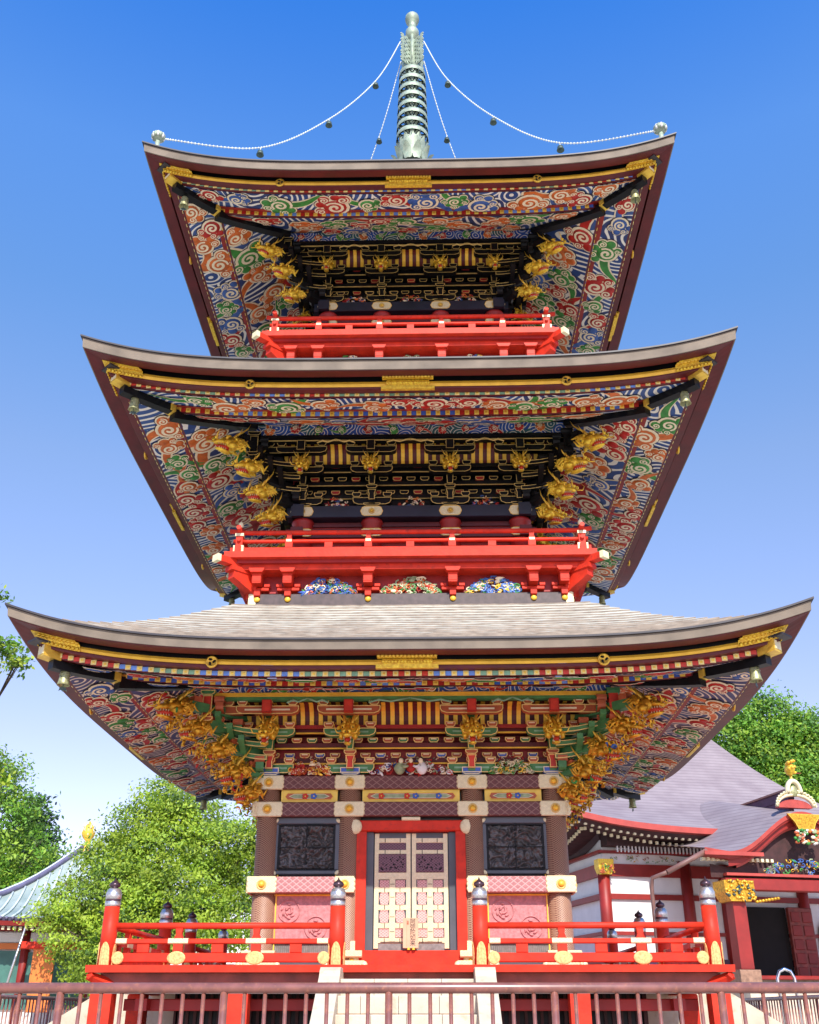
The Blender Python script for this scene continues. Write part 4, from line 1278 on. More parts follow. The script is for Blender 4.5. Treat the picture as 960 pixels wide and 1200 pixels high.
mb.lathe([(.075,23.62),(.09,23.70),(.155,23.76),(.175,23.86),(.17,23.96),(.12,24.06),(.10,24.10),(.10,24.26),(.16,24.32),(.185,24.42),(.175,24.52),(.12,24.60),(.05,24.64),(.015,24.70)],g,20)
mb.build('jewel_finial',spire)
# corner lotus finials on the top roof and the chains that hang to them
mb=MB()
mb.lathe([(.05,0),(.07,.03),(.11,.05),(.13,.10),(.11,.14),(.05,.15)],g,16,c=(-4.56,-4.56,15.44))
for j in range(14):
    a=2*PI*j/14; mb.ell((-4.56+.10*math.cos(a),-4.56+.10*math.sin(a),15.53),(.03,.03,.06),'white_paint' if j%2 else g,6,5)
mb.lathe([(.05,-.35),(.04,0)],g,10,c=(-4.56,-4.56,15.44))
four(mb,'corner_finial',roofs[2])
A=(.30,23.22); Bc=(4.50,15.52); ctrl=[(.30,23.22),(.86,21.2),(1.81,18.92),(3.01,16.84),(4.48,15.56)]
def chain_pt(t):
    # through the hanging points of the little bells (radius from the axis along the diagonal, height)
    n=len(ctrl)-1; x=t*n; i=min(int(x),n-1); f=x-i
    p0=ctrl[max(i-1,0)];p1=ctrl[i];p2=ctrl[i+1];p3=ctrl[min(i+2,n)]
    o=[]
    for a in range(2):
        o.append(.5*((2*p1[a])+(-p0[a]+p2[a])*f+(2*p0[a]-5*p1[a]+4*p2[a]-p3[a])*f*f+(-p0[a]+3*p1[a]-3*p2[a]+p3[a])*f**3))
    return o
mb=MB()
pts=[(-chain_pt(i/40)[0],-chain_pt(i/40)[0],chain_pt(i/40)[1]) for i in range(41)]
mb.tube(pts,.010,'chain_metal',6)
for i in range(120):
    rr,zz=chain_pt(i/119); mb.ell((-rr,-rr,zz),(.018,.018,.026),'chain_metal',6,4)
ch4=four(mb,'chain',pagoda)
mb=MB()
mb.lathe([(.01,.06),(.035,.055),(.075,.02),(.085,-.05),(.10,-.10),(.085,-.10),(.01,-.02)],'bronze_dark',12)
mb.tube([(0,0,.05),(0,0,.15)],.012,'chain_metal',5)
bell_me=mb.mesh('chain_bell')
for c in ch4:
    for i in (1,2,3):
        o=bpy.data.objects.new('chain_bell',bell_me); col.objects.link(o); o.parent=c
        rr,zz=chain_pt(i/4); o.location=(-rr,-rr,zz-.125); o.scale=(.78,)*3

# ---- wind bells hanging under the roof corners
mb=MB()
mb.lathe([(.012,-.02),(.05,-.03),(.075,-.07),(.085,-.20),(.095,-.27),(.11,-.31),(.10,-.31),(.07,-.10),(.01,-.06)],'bell_bronze',14)
mb.lathe([(.090,-.13),(.094,-.14),(.090,-.15)],'bell_bronze',14,close=False)
wb=mb.mesh('wind_bell')
mb=MB(); mb.tube([(0,0,.14),(0,0,-.03)],.010,'bronze_dark',5); mb.lathe([(.02,0),(.02,.02)],'bronze_dark',8,c=(0,0,-.03)); hook=mb.mesh('hook')
mb=MB(); mb.tube([(0,0,-.10),(0,0,-.34)],.006,'bronze_dark',5)
mb.add([(-.045,0,-.34),(.045,0,-.34),(.07,0,-.41),(.025,0,-.39),(0,0,-.42),(-.025,0,-.39),(-.07,0,-.41)],[(0,1,2,3,4,5,6)],'bronze_dark')
mb.add([(-.045,.004,-.34),(.045,.004,-.34),(.07,.004,-.41),(.025,.004,-.39),(0,.004,-.42),(-.025,.004,-.39),(-.07,.004,-.41)],[(6,5,4,3,2,1,0)],'bronze_dark'); clap=mb.mesh('wind_vane')
wbl=[('lowest','4.69'),('middle','4.37'),('top','4.08')]
for ri,(rr,zz,nm) in enumerate(((4.69,5.62,'lowest'),(4.37,10.22,'middle'),(4.08,14.72,'top'))):
    for k,(sx,sy,cn) in enumerate(((-1,-1,'front left'),(1,-1,'front right'),(1,1,'rear right'),(-1,1,'rear left'))):
        if ri==2 and sy>0: continue
        o=bpy.data.objects.new('wind_bell',wb); col.objects.link(o)
        o.location=(sx*rr,sy*rr,zz-.17); o.rotation_euler=(0,0,k*.7+.3); o.scale=(.82,)*3
        tag(o,'bronze wind bell hanging under the %s corner of the %s roof of the pagoda'%(cn,nm),'wind bell','wind bells under the roof corners')
        for me_,n_ in ((hook,'hook'),(clap,'wind_vane')):
            c=bpy.data.objects.new(n_,me_); col.objects.link(c); c.parent=o

# ---- wooden name board standing against the doors
pl=MB(); pl.bbox(-.115,.105,-2.36,-2.325,2.02,2.42,'plaque_wood',.004)
pl.box(-.062,-.060,-2.3615,-2.36,2.04,2.40,'paint_rust')
plq=pl.build('name_board'); tag(plq,'pale wooden board with black written characters standing against the doors','sign')
pl=MB()
for x in (-.035,.035): pl.lathe([(.03,2.0),(.02,2.01),(.018,2.03)],'gold_paint',10,c=(x,-2.345,0))
pl.build('stand',plq)
def text(body,size,loc,parent,m,name='lettering'):
    cu=bpy.data.curves.new(name,'FONT'); cu.body=body; cu.size=size; cu.extrude=.001; cu.align_x='CENTER'; cu.space_line=.88
    cu.materials.append(MAT[m]); o=bpy.data.objects.new(name,cu); col.objects.link(o); o.parent=parent
    bpy.context.view_layer.update(); dg=bpy.context.evaluated_depsgraph_get()
    me=bpy.data.meshes.new_from_object(o.evaluated_get(dg)); bpy.data.objects.remove(o)
    o=bpy.data.objects.new(name,me); col.objects.link(o); o.parent=parent
    if not me.materials: me.materials.append(MAT[m])
    o.location=loc; o.rotation_euler=(PI/2,0,0); return o
text('阿\n弥\n陀\n如\n来',.082,(.025,-2.362,2.345),plq,'ink')
text('本\n尊',.032,(-.045,-2.362,2.36),plq,'paint_rust')

# ================================================================== FENCES
def fence(name,label,p0,dirx,n0,n1,ztop,group,post_every=8,phase=0,zb=0.0,pitch=.129):
    root=empty(name,(p0[0],p0[1],0),0 if dirx else PI/2)
    tag(root,label,'fence',group)
    mb=MB(); mb.tube([(n0*pitch-.1,0,ztop-.032),(n1*pitch+.1,0,ztop-.032)],.032,'rail_paint',12)
    mb.build('top_rail',root)
    mb=MB(); mb.tube([(n0*pitch-.1,0,zb+.15),(n1*pitch+.1,0,zb+.15)],.02,'rail_paint',8); mb.build('bottom_rail',root)
    mb=MB(); mb.tube([(0,0,zb+.15),(0,0,ztop-.05)],.0125,'rail_paint',8); bme=mb.mesh('baluster')
    mb=MB(); mb.tube([(0,0,zb),(0,0,ztop-.05)],.024,'rail_paint',10); pme=mb.mesh('post')
    nb=0
    for i in range(n0,n1+1):
        isp=(i-phase)%post_every==0
        o=bpy.data.objects.new('post' if isp else 'baluster',pme if isp else bme)
        col.objects.link(o); o.parent=root; o.location=(i*pitch,0,0)
    return root
# front fence: posts measured at x=82,274,466,658,855 px
fence('metal_fence','dark red pipe fence with round top rail crossing in front of the pagoda',(.157,-11.0),True,-42,44,1.370,'pipe fences around the pagoda',8,-1,pitch=.1290)
fence('metal_fence','dark red pipe fence running back along the left side of the pagoda',(-6.25,-2.0),False,-38,48,1.45,'pipe fences around the pagoda',10,0,pitch=.155)
fence('metal_fence','dark red pipe fence running back along the right side of the pagoda',(6.25,-2.0),False,-38,48,1.45,'pipe fences around the pagoda',10,0,pitch=.155)

# ================================================================== GROUND AND SKY
def ground(name,x0,x1,y0,y1,z,m):
    mb=MB(); mb.add([(x0,y0,z),(x1,y0,z),(x1,y1,z),(x0,y1,z)],[(0,1,2,3)],m)
    return tag(mb.build(name),kind='structure')
ground('ground',-1500,1500,-1500,1500,0,'earth')
ground('paved_court',-60,60,-60,20,.006,'paving')
ground('gravel_bed',-60,60,20.5,70,.010,'gravel')

# ================================================================== HALL (right background)
hall=empty('temple_hall',(13.7,24,0),rad(14))
tag(hall,'large red and white hall with grey shingled roof and curved porch gable at right','temple hall')
hx=1.4   # centre line of the hall in its own frame
def hall_roof():
    mb=MB()
    xe,y0,y1=8.55,3.0,20.1; zc=8.18; xr,yr,zr=2.3,11.55,14.9; N=28; S=18
    def surf(side,t,q):
        # q 0 at eave .. 1 at ridge ; t -1..1 along the eave
        z=zc+.62*abs(t)**3.2*(1-q)**3+(zr-zc)*(q-.16*math.sin(PI*q))
        if side in(0,2):
            half=xe+(xr-xe)*q; x=hx+t*half; y=(y0+(yr-y0)*q) if side==0 else (y1+(yr-y1)*q)
        else:
            yh=(y1-y0)/2*(1-q); x=hx+(1 if side==1 else -1)*(xe+(xr-xe)*q); y=yr+t*yh*(1 if side==1 else -1)
        return (x,y,z)
    for side in range(4):
        v=[];f=[]
        for i in range(N+1):
            for j in range(S+1): v.append(surf(side,(-1+2*i/N)*(1 if side!=2 else -1),j/S))
        for i in range(N):
            for j in range(S): a=i*(S+1)+j; f.append((a,a+S+1,a+S+2,a+1))
        mb.add(v,f,'hall_shingle',True)
    rf=mb.build('roof',hall)
    mb=MB()
    # red eave edge, rows of pale rafter ends, dark underside
    for side in range(4):
        top=[Vector(surf(side,-1+2*i/N,0)) for i in range(N+1)]
        cen=Vector((hx,yr,0))
        def inn(p,d,dz):
            q=p.copy(); 
            if side==0: q.y+=d
            elif side==2: q.y-=d
            elif side==1: q.x-=d
            else: q.x+=d
            # pull towards the middle along the eave too
            if side in(0,2): q.x=hx+(q.x-hx)*(xe-d)/xe
            else: q.y=yr+(q.y-yr)*(8.55-d)/8.55
            q.z+=dz; return q
        rows=[(0,.02,'hall_edge'),(.0,-.22,'hall_edge'),(.18,-.26,'hall_red'),(.35,-.42,'hall_dark'),(1.0,-.55,'hall_dark'),(2.0,-.60,'hall_dark'),(2.1,-.9,'hall_dark')]
        for (d0,z0,m0),(d1,z1,m1) in zip(rows[:-1],rows[1:]):
            v=[];
            for p in top: v+=[tuple(inn(p,d0,z0)),tuple(inn(p,d1,z1))]
            mb.add(v,[(2*i,2*i+1,2*i+3,2*i+2) for i in range(N)],m1)
        n=52
        for row,(dd,dz) in enumerate(((.38,-.42),(.85,-.62))):
            for i in range(n+1):
                t=-1+2*i/n; p=inn(Vector(surf(side,t*.985,0)),dd,dz)
                mb.box(p.x-.055,p.x+.055,p.y-.055,p.y+.055,p.z-.06,p.z+.06,'cream')
    mb.build('eave',rf)
    # tall gable dormer ridge with ornament
    return surf
surf=hall_roof()
# curved porch gable (karahafu)
def kara(x):
    # height of the porch eave top against distance from hx
    a=abs(x)/4.45
    return 6.78+1.62*(.5+.5*math.cos(min(1,a/.78)*PI))**1.05 + (.12*max(0,a-.78)/.22)
mb=MB(); N=44; S=14; v=[];f=[]
for i in range(N+1):
    x=-4.45+8.9*i/N
    for j in range(S+1):
        q=j/S; y=-.35+q*6.8; z=kara(x)+.0+q*(1.15+.5*math.cos(x/4.45*PI/2))
        v.append((hx+x,y,z))
for i in range(N):
    for j in range(S): a=i*(S+1)+j; f.append((a,a+S+1,a+S+2,a+1))
mb.add(v,f,'hall_shingle',True)
pr=mb.build('porch_roof',hall)
mb=MB()
def ribbon(mb,ys,d0,d1,m,x0=-4.45,x1=4.45,n=44,yb=None):
    v=[];f=[]
    for i in range(n+1):
        x=x0+(x1-x0)*i/n; z=kara(x)
        yb_=ys if yb is None else yb
        v+=[(hx+x,ys,z+d0),(hx+x,ys+.02,z+d1),(hx+x,yb_+.5,z+d1)]
    for i in range(n):
        a=3*i; f+=[(a,a+1,a+4,a+3),(a+1,a+2,a+5,a+4)]
    mb.add(v,f,m)
ribbon(mb,-.36,.02,-.16,'hall_edge'); ribbon(mb,-.30,-.16,-.26,'hall_red'); ribbon(mb,-.14,-.26,-.50,'hall_red',-3.4,3.4); ribbon(mb,.0,-.50,-.60,'hall_edge',-3.0,3.0)
mb.build('porch_edge',pr)
mb=MB()
for s in (-1,1):
    for k in range(15):
        x=s*(4.35-k*.21); mb.box(hx+x-.055,hx+x+.055,.02,.2,kara(4.0)-.36,kara(4.0)-.24,'cream')
    mb.box(*sorted((hx+s*4.5,hx+s*2.0)),-.42,-.20,kara(4)-.20,kara(4)-.06,'hall_edge')
mb.build('rafter_ends',pr)
mb=MB()   # gilded and carved porch gable ornaments
mb.plate([(hx-.75,8.30),(hx-.45,7.95),(hx-.35,7.72),(hx+.35,7.72),(hx+.45,7.95),(hx+.75,8.30)],.50,.1,'gold_antique','gold',.03)
mb.build('gable_ornament',pr); mb=MB()
rnd=random.Random(8)
for k in range(60):
    mb.ell((hx+rnd.uniform(-.55,.55),-.45-rnd.random()*.1,7.42+rnd.uniform(-.26,.26)),(rnd.uniform(.04,.11),.07,rnd.uniform(.04,.08)),rnd.choice(['white_paint','paint_rust','cloud_green','orange_paint','paint_olive','outline']),8,6,None,.4,k)
mb.build('gable_pendant',pr); mb=MB()
carving(mb,hx-1.9,hx+1.9,6.05,6.62,.0,91,['cloud_green','cloud_blue','gold_antique','paint_olive','cloud_blue','stone_dark','stone_dark'],110)
mb.build('gable_carving',pr)
mb=MB()
mb.bbox(hx-3.6,hx+3.6,-.12,.25,5.42,5.85,'hall_red',.03)
mb.box(hx-3.5,hx+3.5,-.08,.2,5.95,6.05,'hall_edge')
v=[]
for i in range(31):
    x=-4.0+8*i/30; v+=[(hx+x,.25,5.9),(hx+x,.25,kara(x)-.45)]
mb.add(v,[(2*i,2*i+2,2*i+3,2*i+1) for i in range(30)],'hall_dark')
mb.build('porch_beam',hall)
# porch pillars with gilded capitals
for s in (-1,1):
    mb=MB(); x=hx+s*3.25
    mb.bbox(x-.27,x+.27,-.27,.27,2.62,5.1,'hall_red',.03)
    p=mb.build('porch_pillar',hall)
    mb=MB(); mb.bbox(x-.42,x+.42,-.42,.42,1.9,2.62,'planter_stone',.03); mb.build('pillar_base',p)
    mb=MB(); mb.plate(blkpoly(x,.62,4.98,.75),.45,.9,'gold_antique','gold_antique',.05)
    rnd=random.Random(5)
    for k in range(60): mb.ell((x+rnd.uniform(-.6,.6),-.46,rnd.uniform(5.0,5.72)),(.08,.07,.05),rnd.choice(['gold_antique','gold','bronze_dark']),7,5,Matrix.Rotation(rnd.uniform(-1,1),3,'Y'),.3,k)
    for k in range(8): mb.ell((x+s*-1*(.8+k*.13),-.2,5.0+.02*k),(.09,.08,.06),'gold_antique',7,5)
    mb.build('capital',p)
# gable ridge ornament on the porch roof
mb=MB()
mb.bbox(hx-.0-.13,hx+.13,.2,7.2,9.0,9.35,'purple_dark',.03)
mb.box(hx-.2,hx+.2,.1,7.3,9.35,9.42,'rail_paint')
mb.box(hx-.10,hx+.10,.3,7.2,8.3,9.0,'purple_dark')
mb.build('porch_ridge',pr)
mb=MB()
arc=[(math.cos(PI*k/16),math.sin(PI*k/16)) for k in range(17)]
poly=[(hx+1.15*c,8.62+.42*s) for c,s in arc]
mb.plate(poly,-.02,.25,'hall_edge','hall_edge',.03)
mb.tube([(hx+1.25*c,.0,8.66+.62*s) for c,s in arc],.10,'cream',8)
for k in range(17):
    c,s=arc[k]; q=1 if c<0 else -1; mb.tube([(hx+1.30*c+q*.10*math.cos(t)*(1-t/7),-.05-.01*t,8.70+.70*s+.13*math.sin(t)*(1-t/7)) for t in (0,1,2,3,4,5)],[.06,.06,.05,.045,.035,.02],'ornament_cream',6)
mb.tube([(hx+.45*c,-.05,9.35+.62*s) for c,s in arc],.13,'cream',8)
mb.ell((hx,-.05,9.45),(.30,.08,.30),'bell_bronze',12,8)
mb.tube([(hx,0,9.9),(hx,0,10.3)],.07,'gold',8)
mb.lathe([(.05,10.25),(.20,10.35),(.28,10.55),(.24,10.75),(.12,10.92),(.02,11.05)],'gold_carved',12,c=(hx,0,0))
for k in range(14):
    a=k*.9; mb.ell((hx+.22*math.cos(a),-.1+.15*math.sin(a),10.4+.045*k),(.10,.10,.08),'gold_paint',7,5,None,.4,k)
mb.tube([(hx,0,10.38),(hx+.75,0,10.42)],[.03,.02],'hall_edge',6)
ro=mb.build('ridge_ornament',pr); ro.scale=(.66,1,.78); ro.location=(hx*.34,0,8.66*.22)
# walls behind
mb=MB()
mb.box(hx-6.4,hx+6.4,5.1,18,1.6,8.1,'plaster')
wl=mb.build('wall',hall)
mb=MB()
for zz,h in ((7.35,.12),(6.42,.50),(5.50,.22),(4.1,.14),(2.95,.25)):
    mb.box(hx-6.55,hx+6.55,4.98,5.2,zz,zz+h,'hall_red' if zz>6 else 'purple_dark' if zz<4 else 'hall_red')
    mb.box(hx-6.58,hx-6.38,5.0,18.1,zz,zz+h,'hall_red')
mb.build('wall_beams',hall)
for x in (-6.4,-2.6,-1.1+.3,2.9,6.4):
    mb=MB(); mb.lathe([(.26,2.5),(.25,7.0)],'hall_red',16,c=(hx+x,5.05,0)); mb.build('pillar',hall)
for y in (9.4,13.7,18):
    mb=MB(); mb.lathe([(.26,2.5),(.25,7.0)],'hall_red',16,c=(hx-6.4,y,0)); mb.build('pillar',hall)
mb=MB()
carving(mb,hx-6.4,hx-2.8,7.0,7.30,-5.0,33,['cloud_green','gold','red_wood_old','paint_olive'],50)
mb.box(hx-6.4,hx+6.4,4.4,5.1,7.6,8.2,'hall_dark')
for k in range(26): mb.box(hx-5.9+k*.17,hx-5.85+k*.17,4.55,4.62,7.35,7.95,'plaster')
for s in (-1,):
    mb.plate(blkpoly(hx+s*6.4,.34,6.45,.62),-4.68,.5,'gold_carved','gold_carved',.05)
    carving(mb,hx+s*6.4-.3,hx+s*6.4+.3,6.5,6.9,-4.62,12,['cloud_green','gold_carved','paint_rust'],40)
mb.build('frieze',hall)
mb=MB(); mb.box(hx-.25,hx+1.85,4.90,5.0,2.4,5.3,'door_dark')
mb.bbox(hx-.5,hx-.25,4.7,5.0,2.3,5.4,'red_wood_old',.03)
dr=mb.build('doorway',hall)
mb=MB()
for k in range(2):
    mb.bbox(hx+1.85+k*.62,hx+2.42+k*.62,4.65+k*.12,4.85,2.35,5.3,'red_wood_old',.03)
    for j in range(5): mb.bbox(hx+1.93+k*.62,hx+2.34+k*.62,4.62+k*.12,4.66+k*.12,2.5+j*.55,2.92+j*.55,'hall_red',.02)
mb.build('door_leaf',dr)
mb=MB()   # cusped window
pts=[]
for k in range(13):
    a=PI*k/12; pts.append((hx+4.25+.80*math.cos(a)*(1+.05*math.cos(6*a)),4.35+.65*math.sin(a)**.8))
poly=[(hx+3.35,3.0)]+[(hx+5.15,3.0)]+pts
mb.plate(poly,-4.93,.12,'grille_grey','paint_blue',.10)
mb.build('cusped_window',hall)
mb=MB(); mb.box(hx-9,hx+9,2,20,0,2.35,'stone_dark'); mb.bbox(hx-9.2,hx+9.2,1.8,20,2.35,2.5,'hall_red',.03); mb.build('platform',hall)
mb=MB()
for i in range(8): mb.box(hx-3.6,hx+3.6,-1.5-.32*(7-i) if False else -1.2+.4*i-2.4,2,0,.24*(i+1),'stone')
mb.build('stone_stair',hall)
# gutter pipes
mb=MB(); mb.tube([(hx-4.35,-.30,6.80),(hx-5.95,.0,6.0)],.11,'gutter',6); mb.tube([(hx-5.95,.0,6.0),(hx-6.3,.6,5.85),(hx-6.32,.7,5.5),(hx-6.32,.7,0)],.08,'gutter',6); mb.build('downpipe',hall)

# ================================================================== LEFT TEMPLE
lt=empty('small_temple',(-14.8,28,0),rad(8)); tag(lt,'small red temple with pale green ridged copper roof and flame finial left of the pagoda','temple')
mb=MB(); N=16; E_=5.0; zc=4.42; zr=7.60
def ls(side,t,q):
    z=zc+.35*abs(t)**3*(1-q)**2+(zr-zc)*(q-.21*math.sin(PI*q)); h=E_*(1-q)+.12*q
    p=Vector((t*h,-h,z)); return tuple(Matrix.Rotation(side*PI/2,4,'Z') @ p)
for side in range(4):
    v=[ls(side,-1+2*i/24,j/N) for i in range(25) for j in range(N+1)]
    f=[(i*(N+1)+j,(i+1)*(N+1)+j,(i+1)*(N+1)+j+1,i*(N+1)+j+1) for i in range(24) for j in range(N)]
    mb.add(v,f,'copper_roof',True)
lr=mb.build('roof',lt)
finial_k=.74
mb=MB()
for side in range(4):
    for k in range(27):
        x=-4.85+k*9.7/26
        qm=1-abs(x)/E_
        pts=[]
        for j in range(9):
            q=qm*j/8*.985; h=E_*(1-q)+.12*q; p=Vector(ls(side,max(-1,min(1,x/h)),q)); p.z+=.04; pts.append(tuple(p))
        mb.tube(pts,.045,'copper_light',5)
    pts=[(lambda p:(p[0],p[1],p[2]+.10))(ls(side,1,j/10)) for j in range(11)]
    mb.tube(pts,.12,'copper_edge',6)
    mb.tube([(lambda p:(p[0],p[1],p[2]+.20))(ls(side,1,j/10)) for j in range(11)],.06,'copper_light',6)
mb.build('roof_ridge',lr)
mb=MB()
for side in range(4):
    for a,b,m in ((.02,-.12,'copper_edge'),(-.12,-.28,'hall_red')):
        v=[]
        for i in range(25):
            t=-1+2*i/24; p=Vector(ls(side,t,0)); v+=[(p.x,p.y,p.z+a),(p.x*.985,p.y*.985,p.z+b)]
        mb.add(v,[(2*i,2*i+1,2*i+3,2*i+2) for i in range(24)],m)
    v=[]
    for i in range(25):
        t=-1+2*i/24; p=Vector(ls(side,t,0)); v+=[(p.x*.985,p.y*.985,p.z-.28),(p.x*.70,p.y*.70,p.z-.30)]
    mb.add(v,[(2*i,2*i+1,2*i+3,2*i+2) for i in range(24)],'hall_dark')
    for k in range(44):
        p=ls(side,-.97+1.94*k/43,0); mb.ell((p[0]*1.0,p[1]*1.0,p[2]-.02),(.07,.07,.06),'copper_edge',6,4)
        mb.box(p[0]*.95-.05,p[0]*.95+.05,p[1]*.95-.05,p[1]*.95+.05,p[2]-.42,p[2]-.30,'cream')
mb.build('eave',lr)
mb=MB()
mb.box(-.3,.3,-.3,.3,7.5,7.85,'gold_paint'); mb.lathe([(.30,7.85),(.18,8.0),(.12,8.1),(.34,8.35),(.40,8.6),(.28,8.9),(.10,9.15),(.0,9.3)],'gold_paint',14)
for k in range(16):
    a=k*2.4; z=8.25+.05*k; rr=.42*math.sin(min(1,(z-8.0)/1.2)*PI)**.6; mb.tube([(rr*.6*math.cos(a),rr*.6*math.sin(a),z),(rr*math.cos(a),rr*math.sin(a),z+.12),(rr*.8*math.cos(a),rr*.8*math.sin(a),z+.32)],[.06,.05,.01],'cream',5)
ff=mb.build('flame_finial',lr); ff.scale=(finial_k,)*3; ff.location=(0,0,7.5*(1-finial_k))
mb=MB(); mb.box(-3.3,3.3,-3.3,3.3,.8,4.5,'plaster'); wl2=mb.build('wall',lt)
mb=MB()
for k in range(4):
    sidetwist(mb,k)
    for x in (-3.3,-1.2,1.2,3.3): mb.lathe([(.17,.5),(.17,4.4)],'hall_red',12,c=(x,-3.35,0))
    mb.box(-3.5,3.5,-3.45,-3.25,3.4,3.62,'orange_paint'); mb.box(-3.5,3.5,-3.45,-3.25,4.05,4.25,'hall_red'); mb.box(-3.4,3.4,-3.42,-3.3,3.65,4.0,'plaster')
    mb.box(-1.1,1.1,-3.40,-3.3,1.3,3.3,'teal_door')
    mb.box(1.35,3.15,-3.40,-3.3,2.3,3.35,'door_dark'); mb.box(-3.15,-1.35,-3.40,-3.3,1.3,3.35,'teal_door')
    for q in range(14): mb.box(1.40+q*.13,1.42+q*.13,-3.44,-3.40,2.3,3.35,'plaster')
    for q in range(8): mb.box(1.35,3.15,-3.44,-3.405,2.36+q*.13,2.375+q*.13,'plaster')
mb.M=None
mb.build('timber_frame',wl2)
mb=MB(); mb.bbox(-.55,.25,-4.9,-4.75,1.2,3.45,'orange_paint',.03); mb.bbox(-1.0,1.9,-5.0,-4.7,3.35,3.6,'vermilion',.03); mb.build('orange_screen',lt)
mb=MB(); mb.box(-4.6,4.6,-5.2,4.6,0,.8,'stone'); mb.build('platform',lt)
mb=MB(); mb.tube([(-.9,-4.9,4.5),(-1.5,-5.0,1.0)],.05,'silver',6); mb.build('downpipe',lt)
# planter with red flowers, left of the pagoda
mb=MB(); mb.bbox(-6.45,-5.55,5.0,6.0,1.15,2.02,'planter_stone',.03); mb.box(-6.3,-5.7,5.1,5.9,0,1.15,'planter_stone')
pt=mb.build('stone_planter'); tag(pt,'brown stone planter with red flowers beside the left corner of the veranda','planter')

# ================================================================== TREES
def leaves(name,parent,blobs,n,size,mats,seed,flat=.6,shell=.55,clump=9,cs=.22):
    rng=np.random.default_rng(seed)
    w=np.array([b[3]**2 for b in blobs]); w=w/w.sum()
    nc=n//clump
    bi=rng.choice(len(blobs),nc,p=w); B=np.array(blobs,float)[bi]
    d=rng.normal(size=(nc,3)); d/=np.linalg.norm(d,axis=1)[:,None]
    rr=B[:,3]*(shell+(1-shell)*rng.random(nc)**.5)*(1+.18*rng.normal(size=nc)*.6)
    cen=B[:,:3]+d*rr[:,None]*np.array([1,1,flat+.2])
    N=nc*clump
    padn=np.repeat(rng.normal(size=(nc,3))*.22,clump,0); g3=rng.normal(size=(N,3)); g3[:,2]=g3[:,2]*.38+(g3[:,:2]*padn[:,:2]).sum(1)
    c=np.repeat(cen,clump,0)+g3*cs
    nrm=np.repeat(d,clump,0)*.5+rng.normal(size=(N,3))*.55+np.array([0,-.15,.45]); nrm/=np.linalg.norm(nrm,axis=1)[:,None]
    u=np.cross(nrm,rng.normal(size=(N,3))); u/=np.linalg.norm(u,axis=1)[:,None]; v=np.cross(nrm,u)
    s=(size*(.6+.8*rng.random(N)))[:,None]
    tip=c+u*s; a=c+v*s*.42; b=c-v*s*.42; base=c-u*s*.7
    V=np.stack([base,b,tip,a],1).reshape(-1,3)
    F=np.arange(N*4).reshape(-1,4)
    me=bpy.data.meshes.new(name); me.vertices.add(N*4); me.vertices.foreach_set('co',V.astype(np.float32).ravel())
    me.loops.add(N*4); me.loops.foreach_set('vertex_index',F.astype(np.int32).ravel())
    me.polygons.add(N); me.polygons.foreach_set('loop_start',(np.arange(N)*4).astype(np.int32)); me.polygons.foreach_set('loop_total',np.full(N,4,np.int32))
    for m in mats: me.materials.append(MAT[m])
    mi=np.repeat(rng.choice(len(mats),nc,p=np.array([.45,.35,.2][:len(mats)])/sum([.45,.35,.2][:len(mats)])),clump)
    me.polygons.foreach_set('material_index',mi.astype(np.int32)); me.update(calc_edges=True)
    o=bpy.data.objects.new(name,me); col.objects.link(o); o.parent=parent; return o
def tree(name,label,base,blobs,n,size,mats,seed,group=None,tr=.25,cat='tree',**k):
    root=empty(name,base); tag(root,label,cat,group)
    mb=MB(); rnd=random.Random(seed)
    cz=sum(b[2] for b in blobs)/len(blobs); mx=sum(b[0] for b in blobs)/len(blobs); my=sum(b[1] for b in blobs)/len(blobs)
    top=max(b[2] for b in blobs)
    fork=(mx*.5,my*.5,max(.8,cz*.45))
    mb.tube([(0,0,-.1),(mx*.2,my*.2,fork[2]*.5),fork],[tr*1.3,tr,tr*.8],'bark',10)
    for b in blobs:
        m=Vector(fork).lerp(Vector(b[:3]),.5)+Vector((rnd.uniform(-.3,.3),rnd.uniform(-.3,.3),rnd.uniform(0,.3)))
        mb.tube([fork,tuple(m),b[:3]],[tr*.55,tr*.35,tr*.12],'bark',7)
        for q in range(4):
            d=Vector((rnd.uniform(-1,1),rnd.uniform(-1,1),rnd.uniform(-.2,1))).normalized()*b[3]*.8
            mb.tube([tuple(m.lerp(Vector(b[:3]),.6)),tuple(Vector(b[:3])+d*.6),tuple(Vector(b[:3])+d)],[tr*.16,tr*.09,tr*.03],'bark',5)
    mb.build('trunk',root)
    leaves('crown',root,blobs,n,size,mats,seed,**k)
    return root
def tree_px(name,label,base,blobsW,*a,**k):
    return tree(name,label,base,[(x-base[0],y-base[1],z-base[2],r) for x,y,z,r in blobsW],*a,**k)
rnd=random.Random(21)
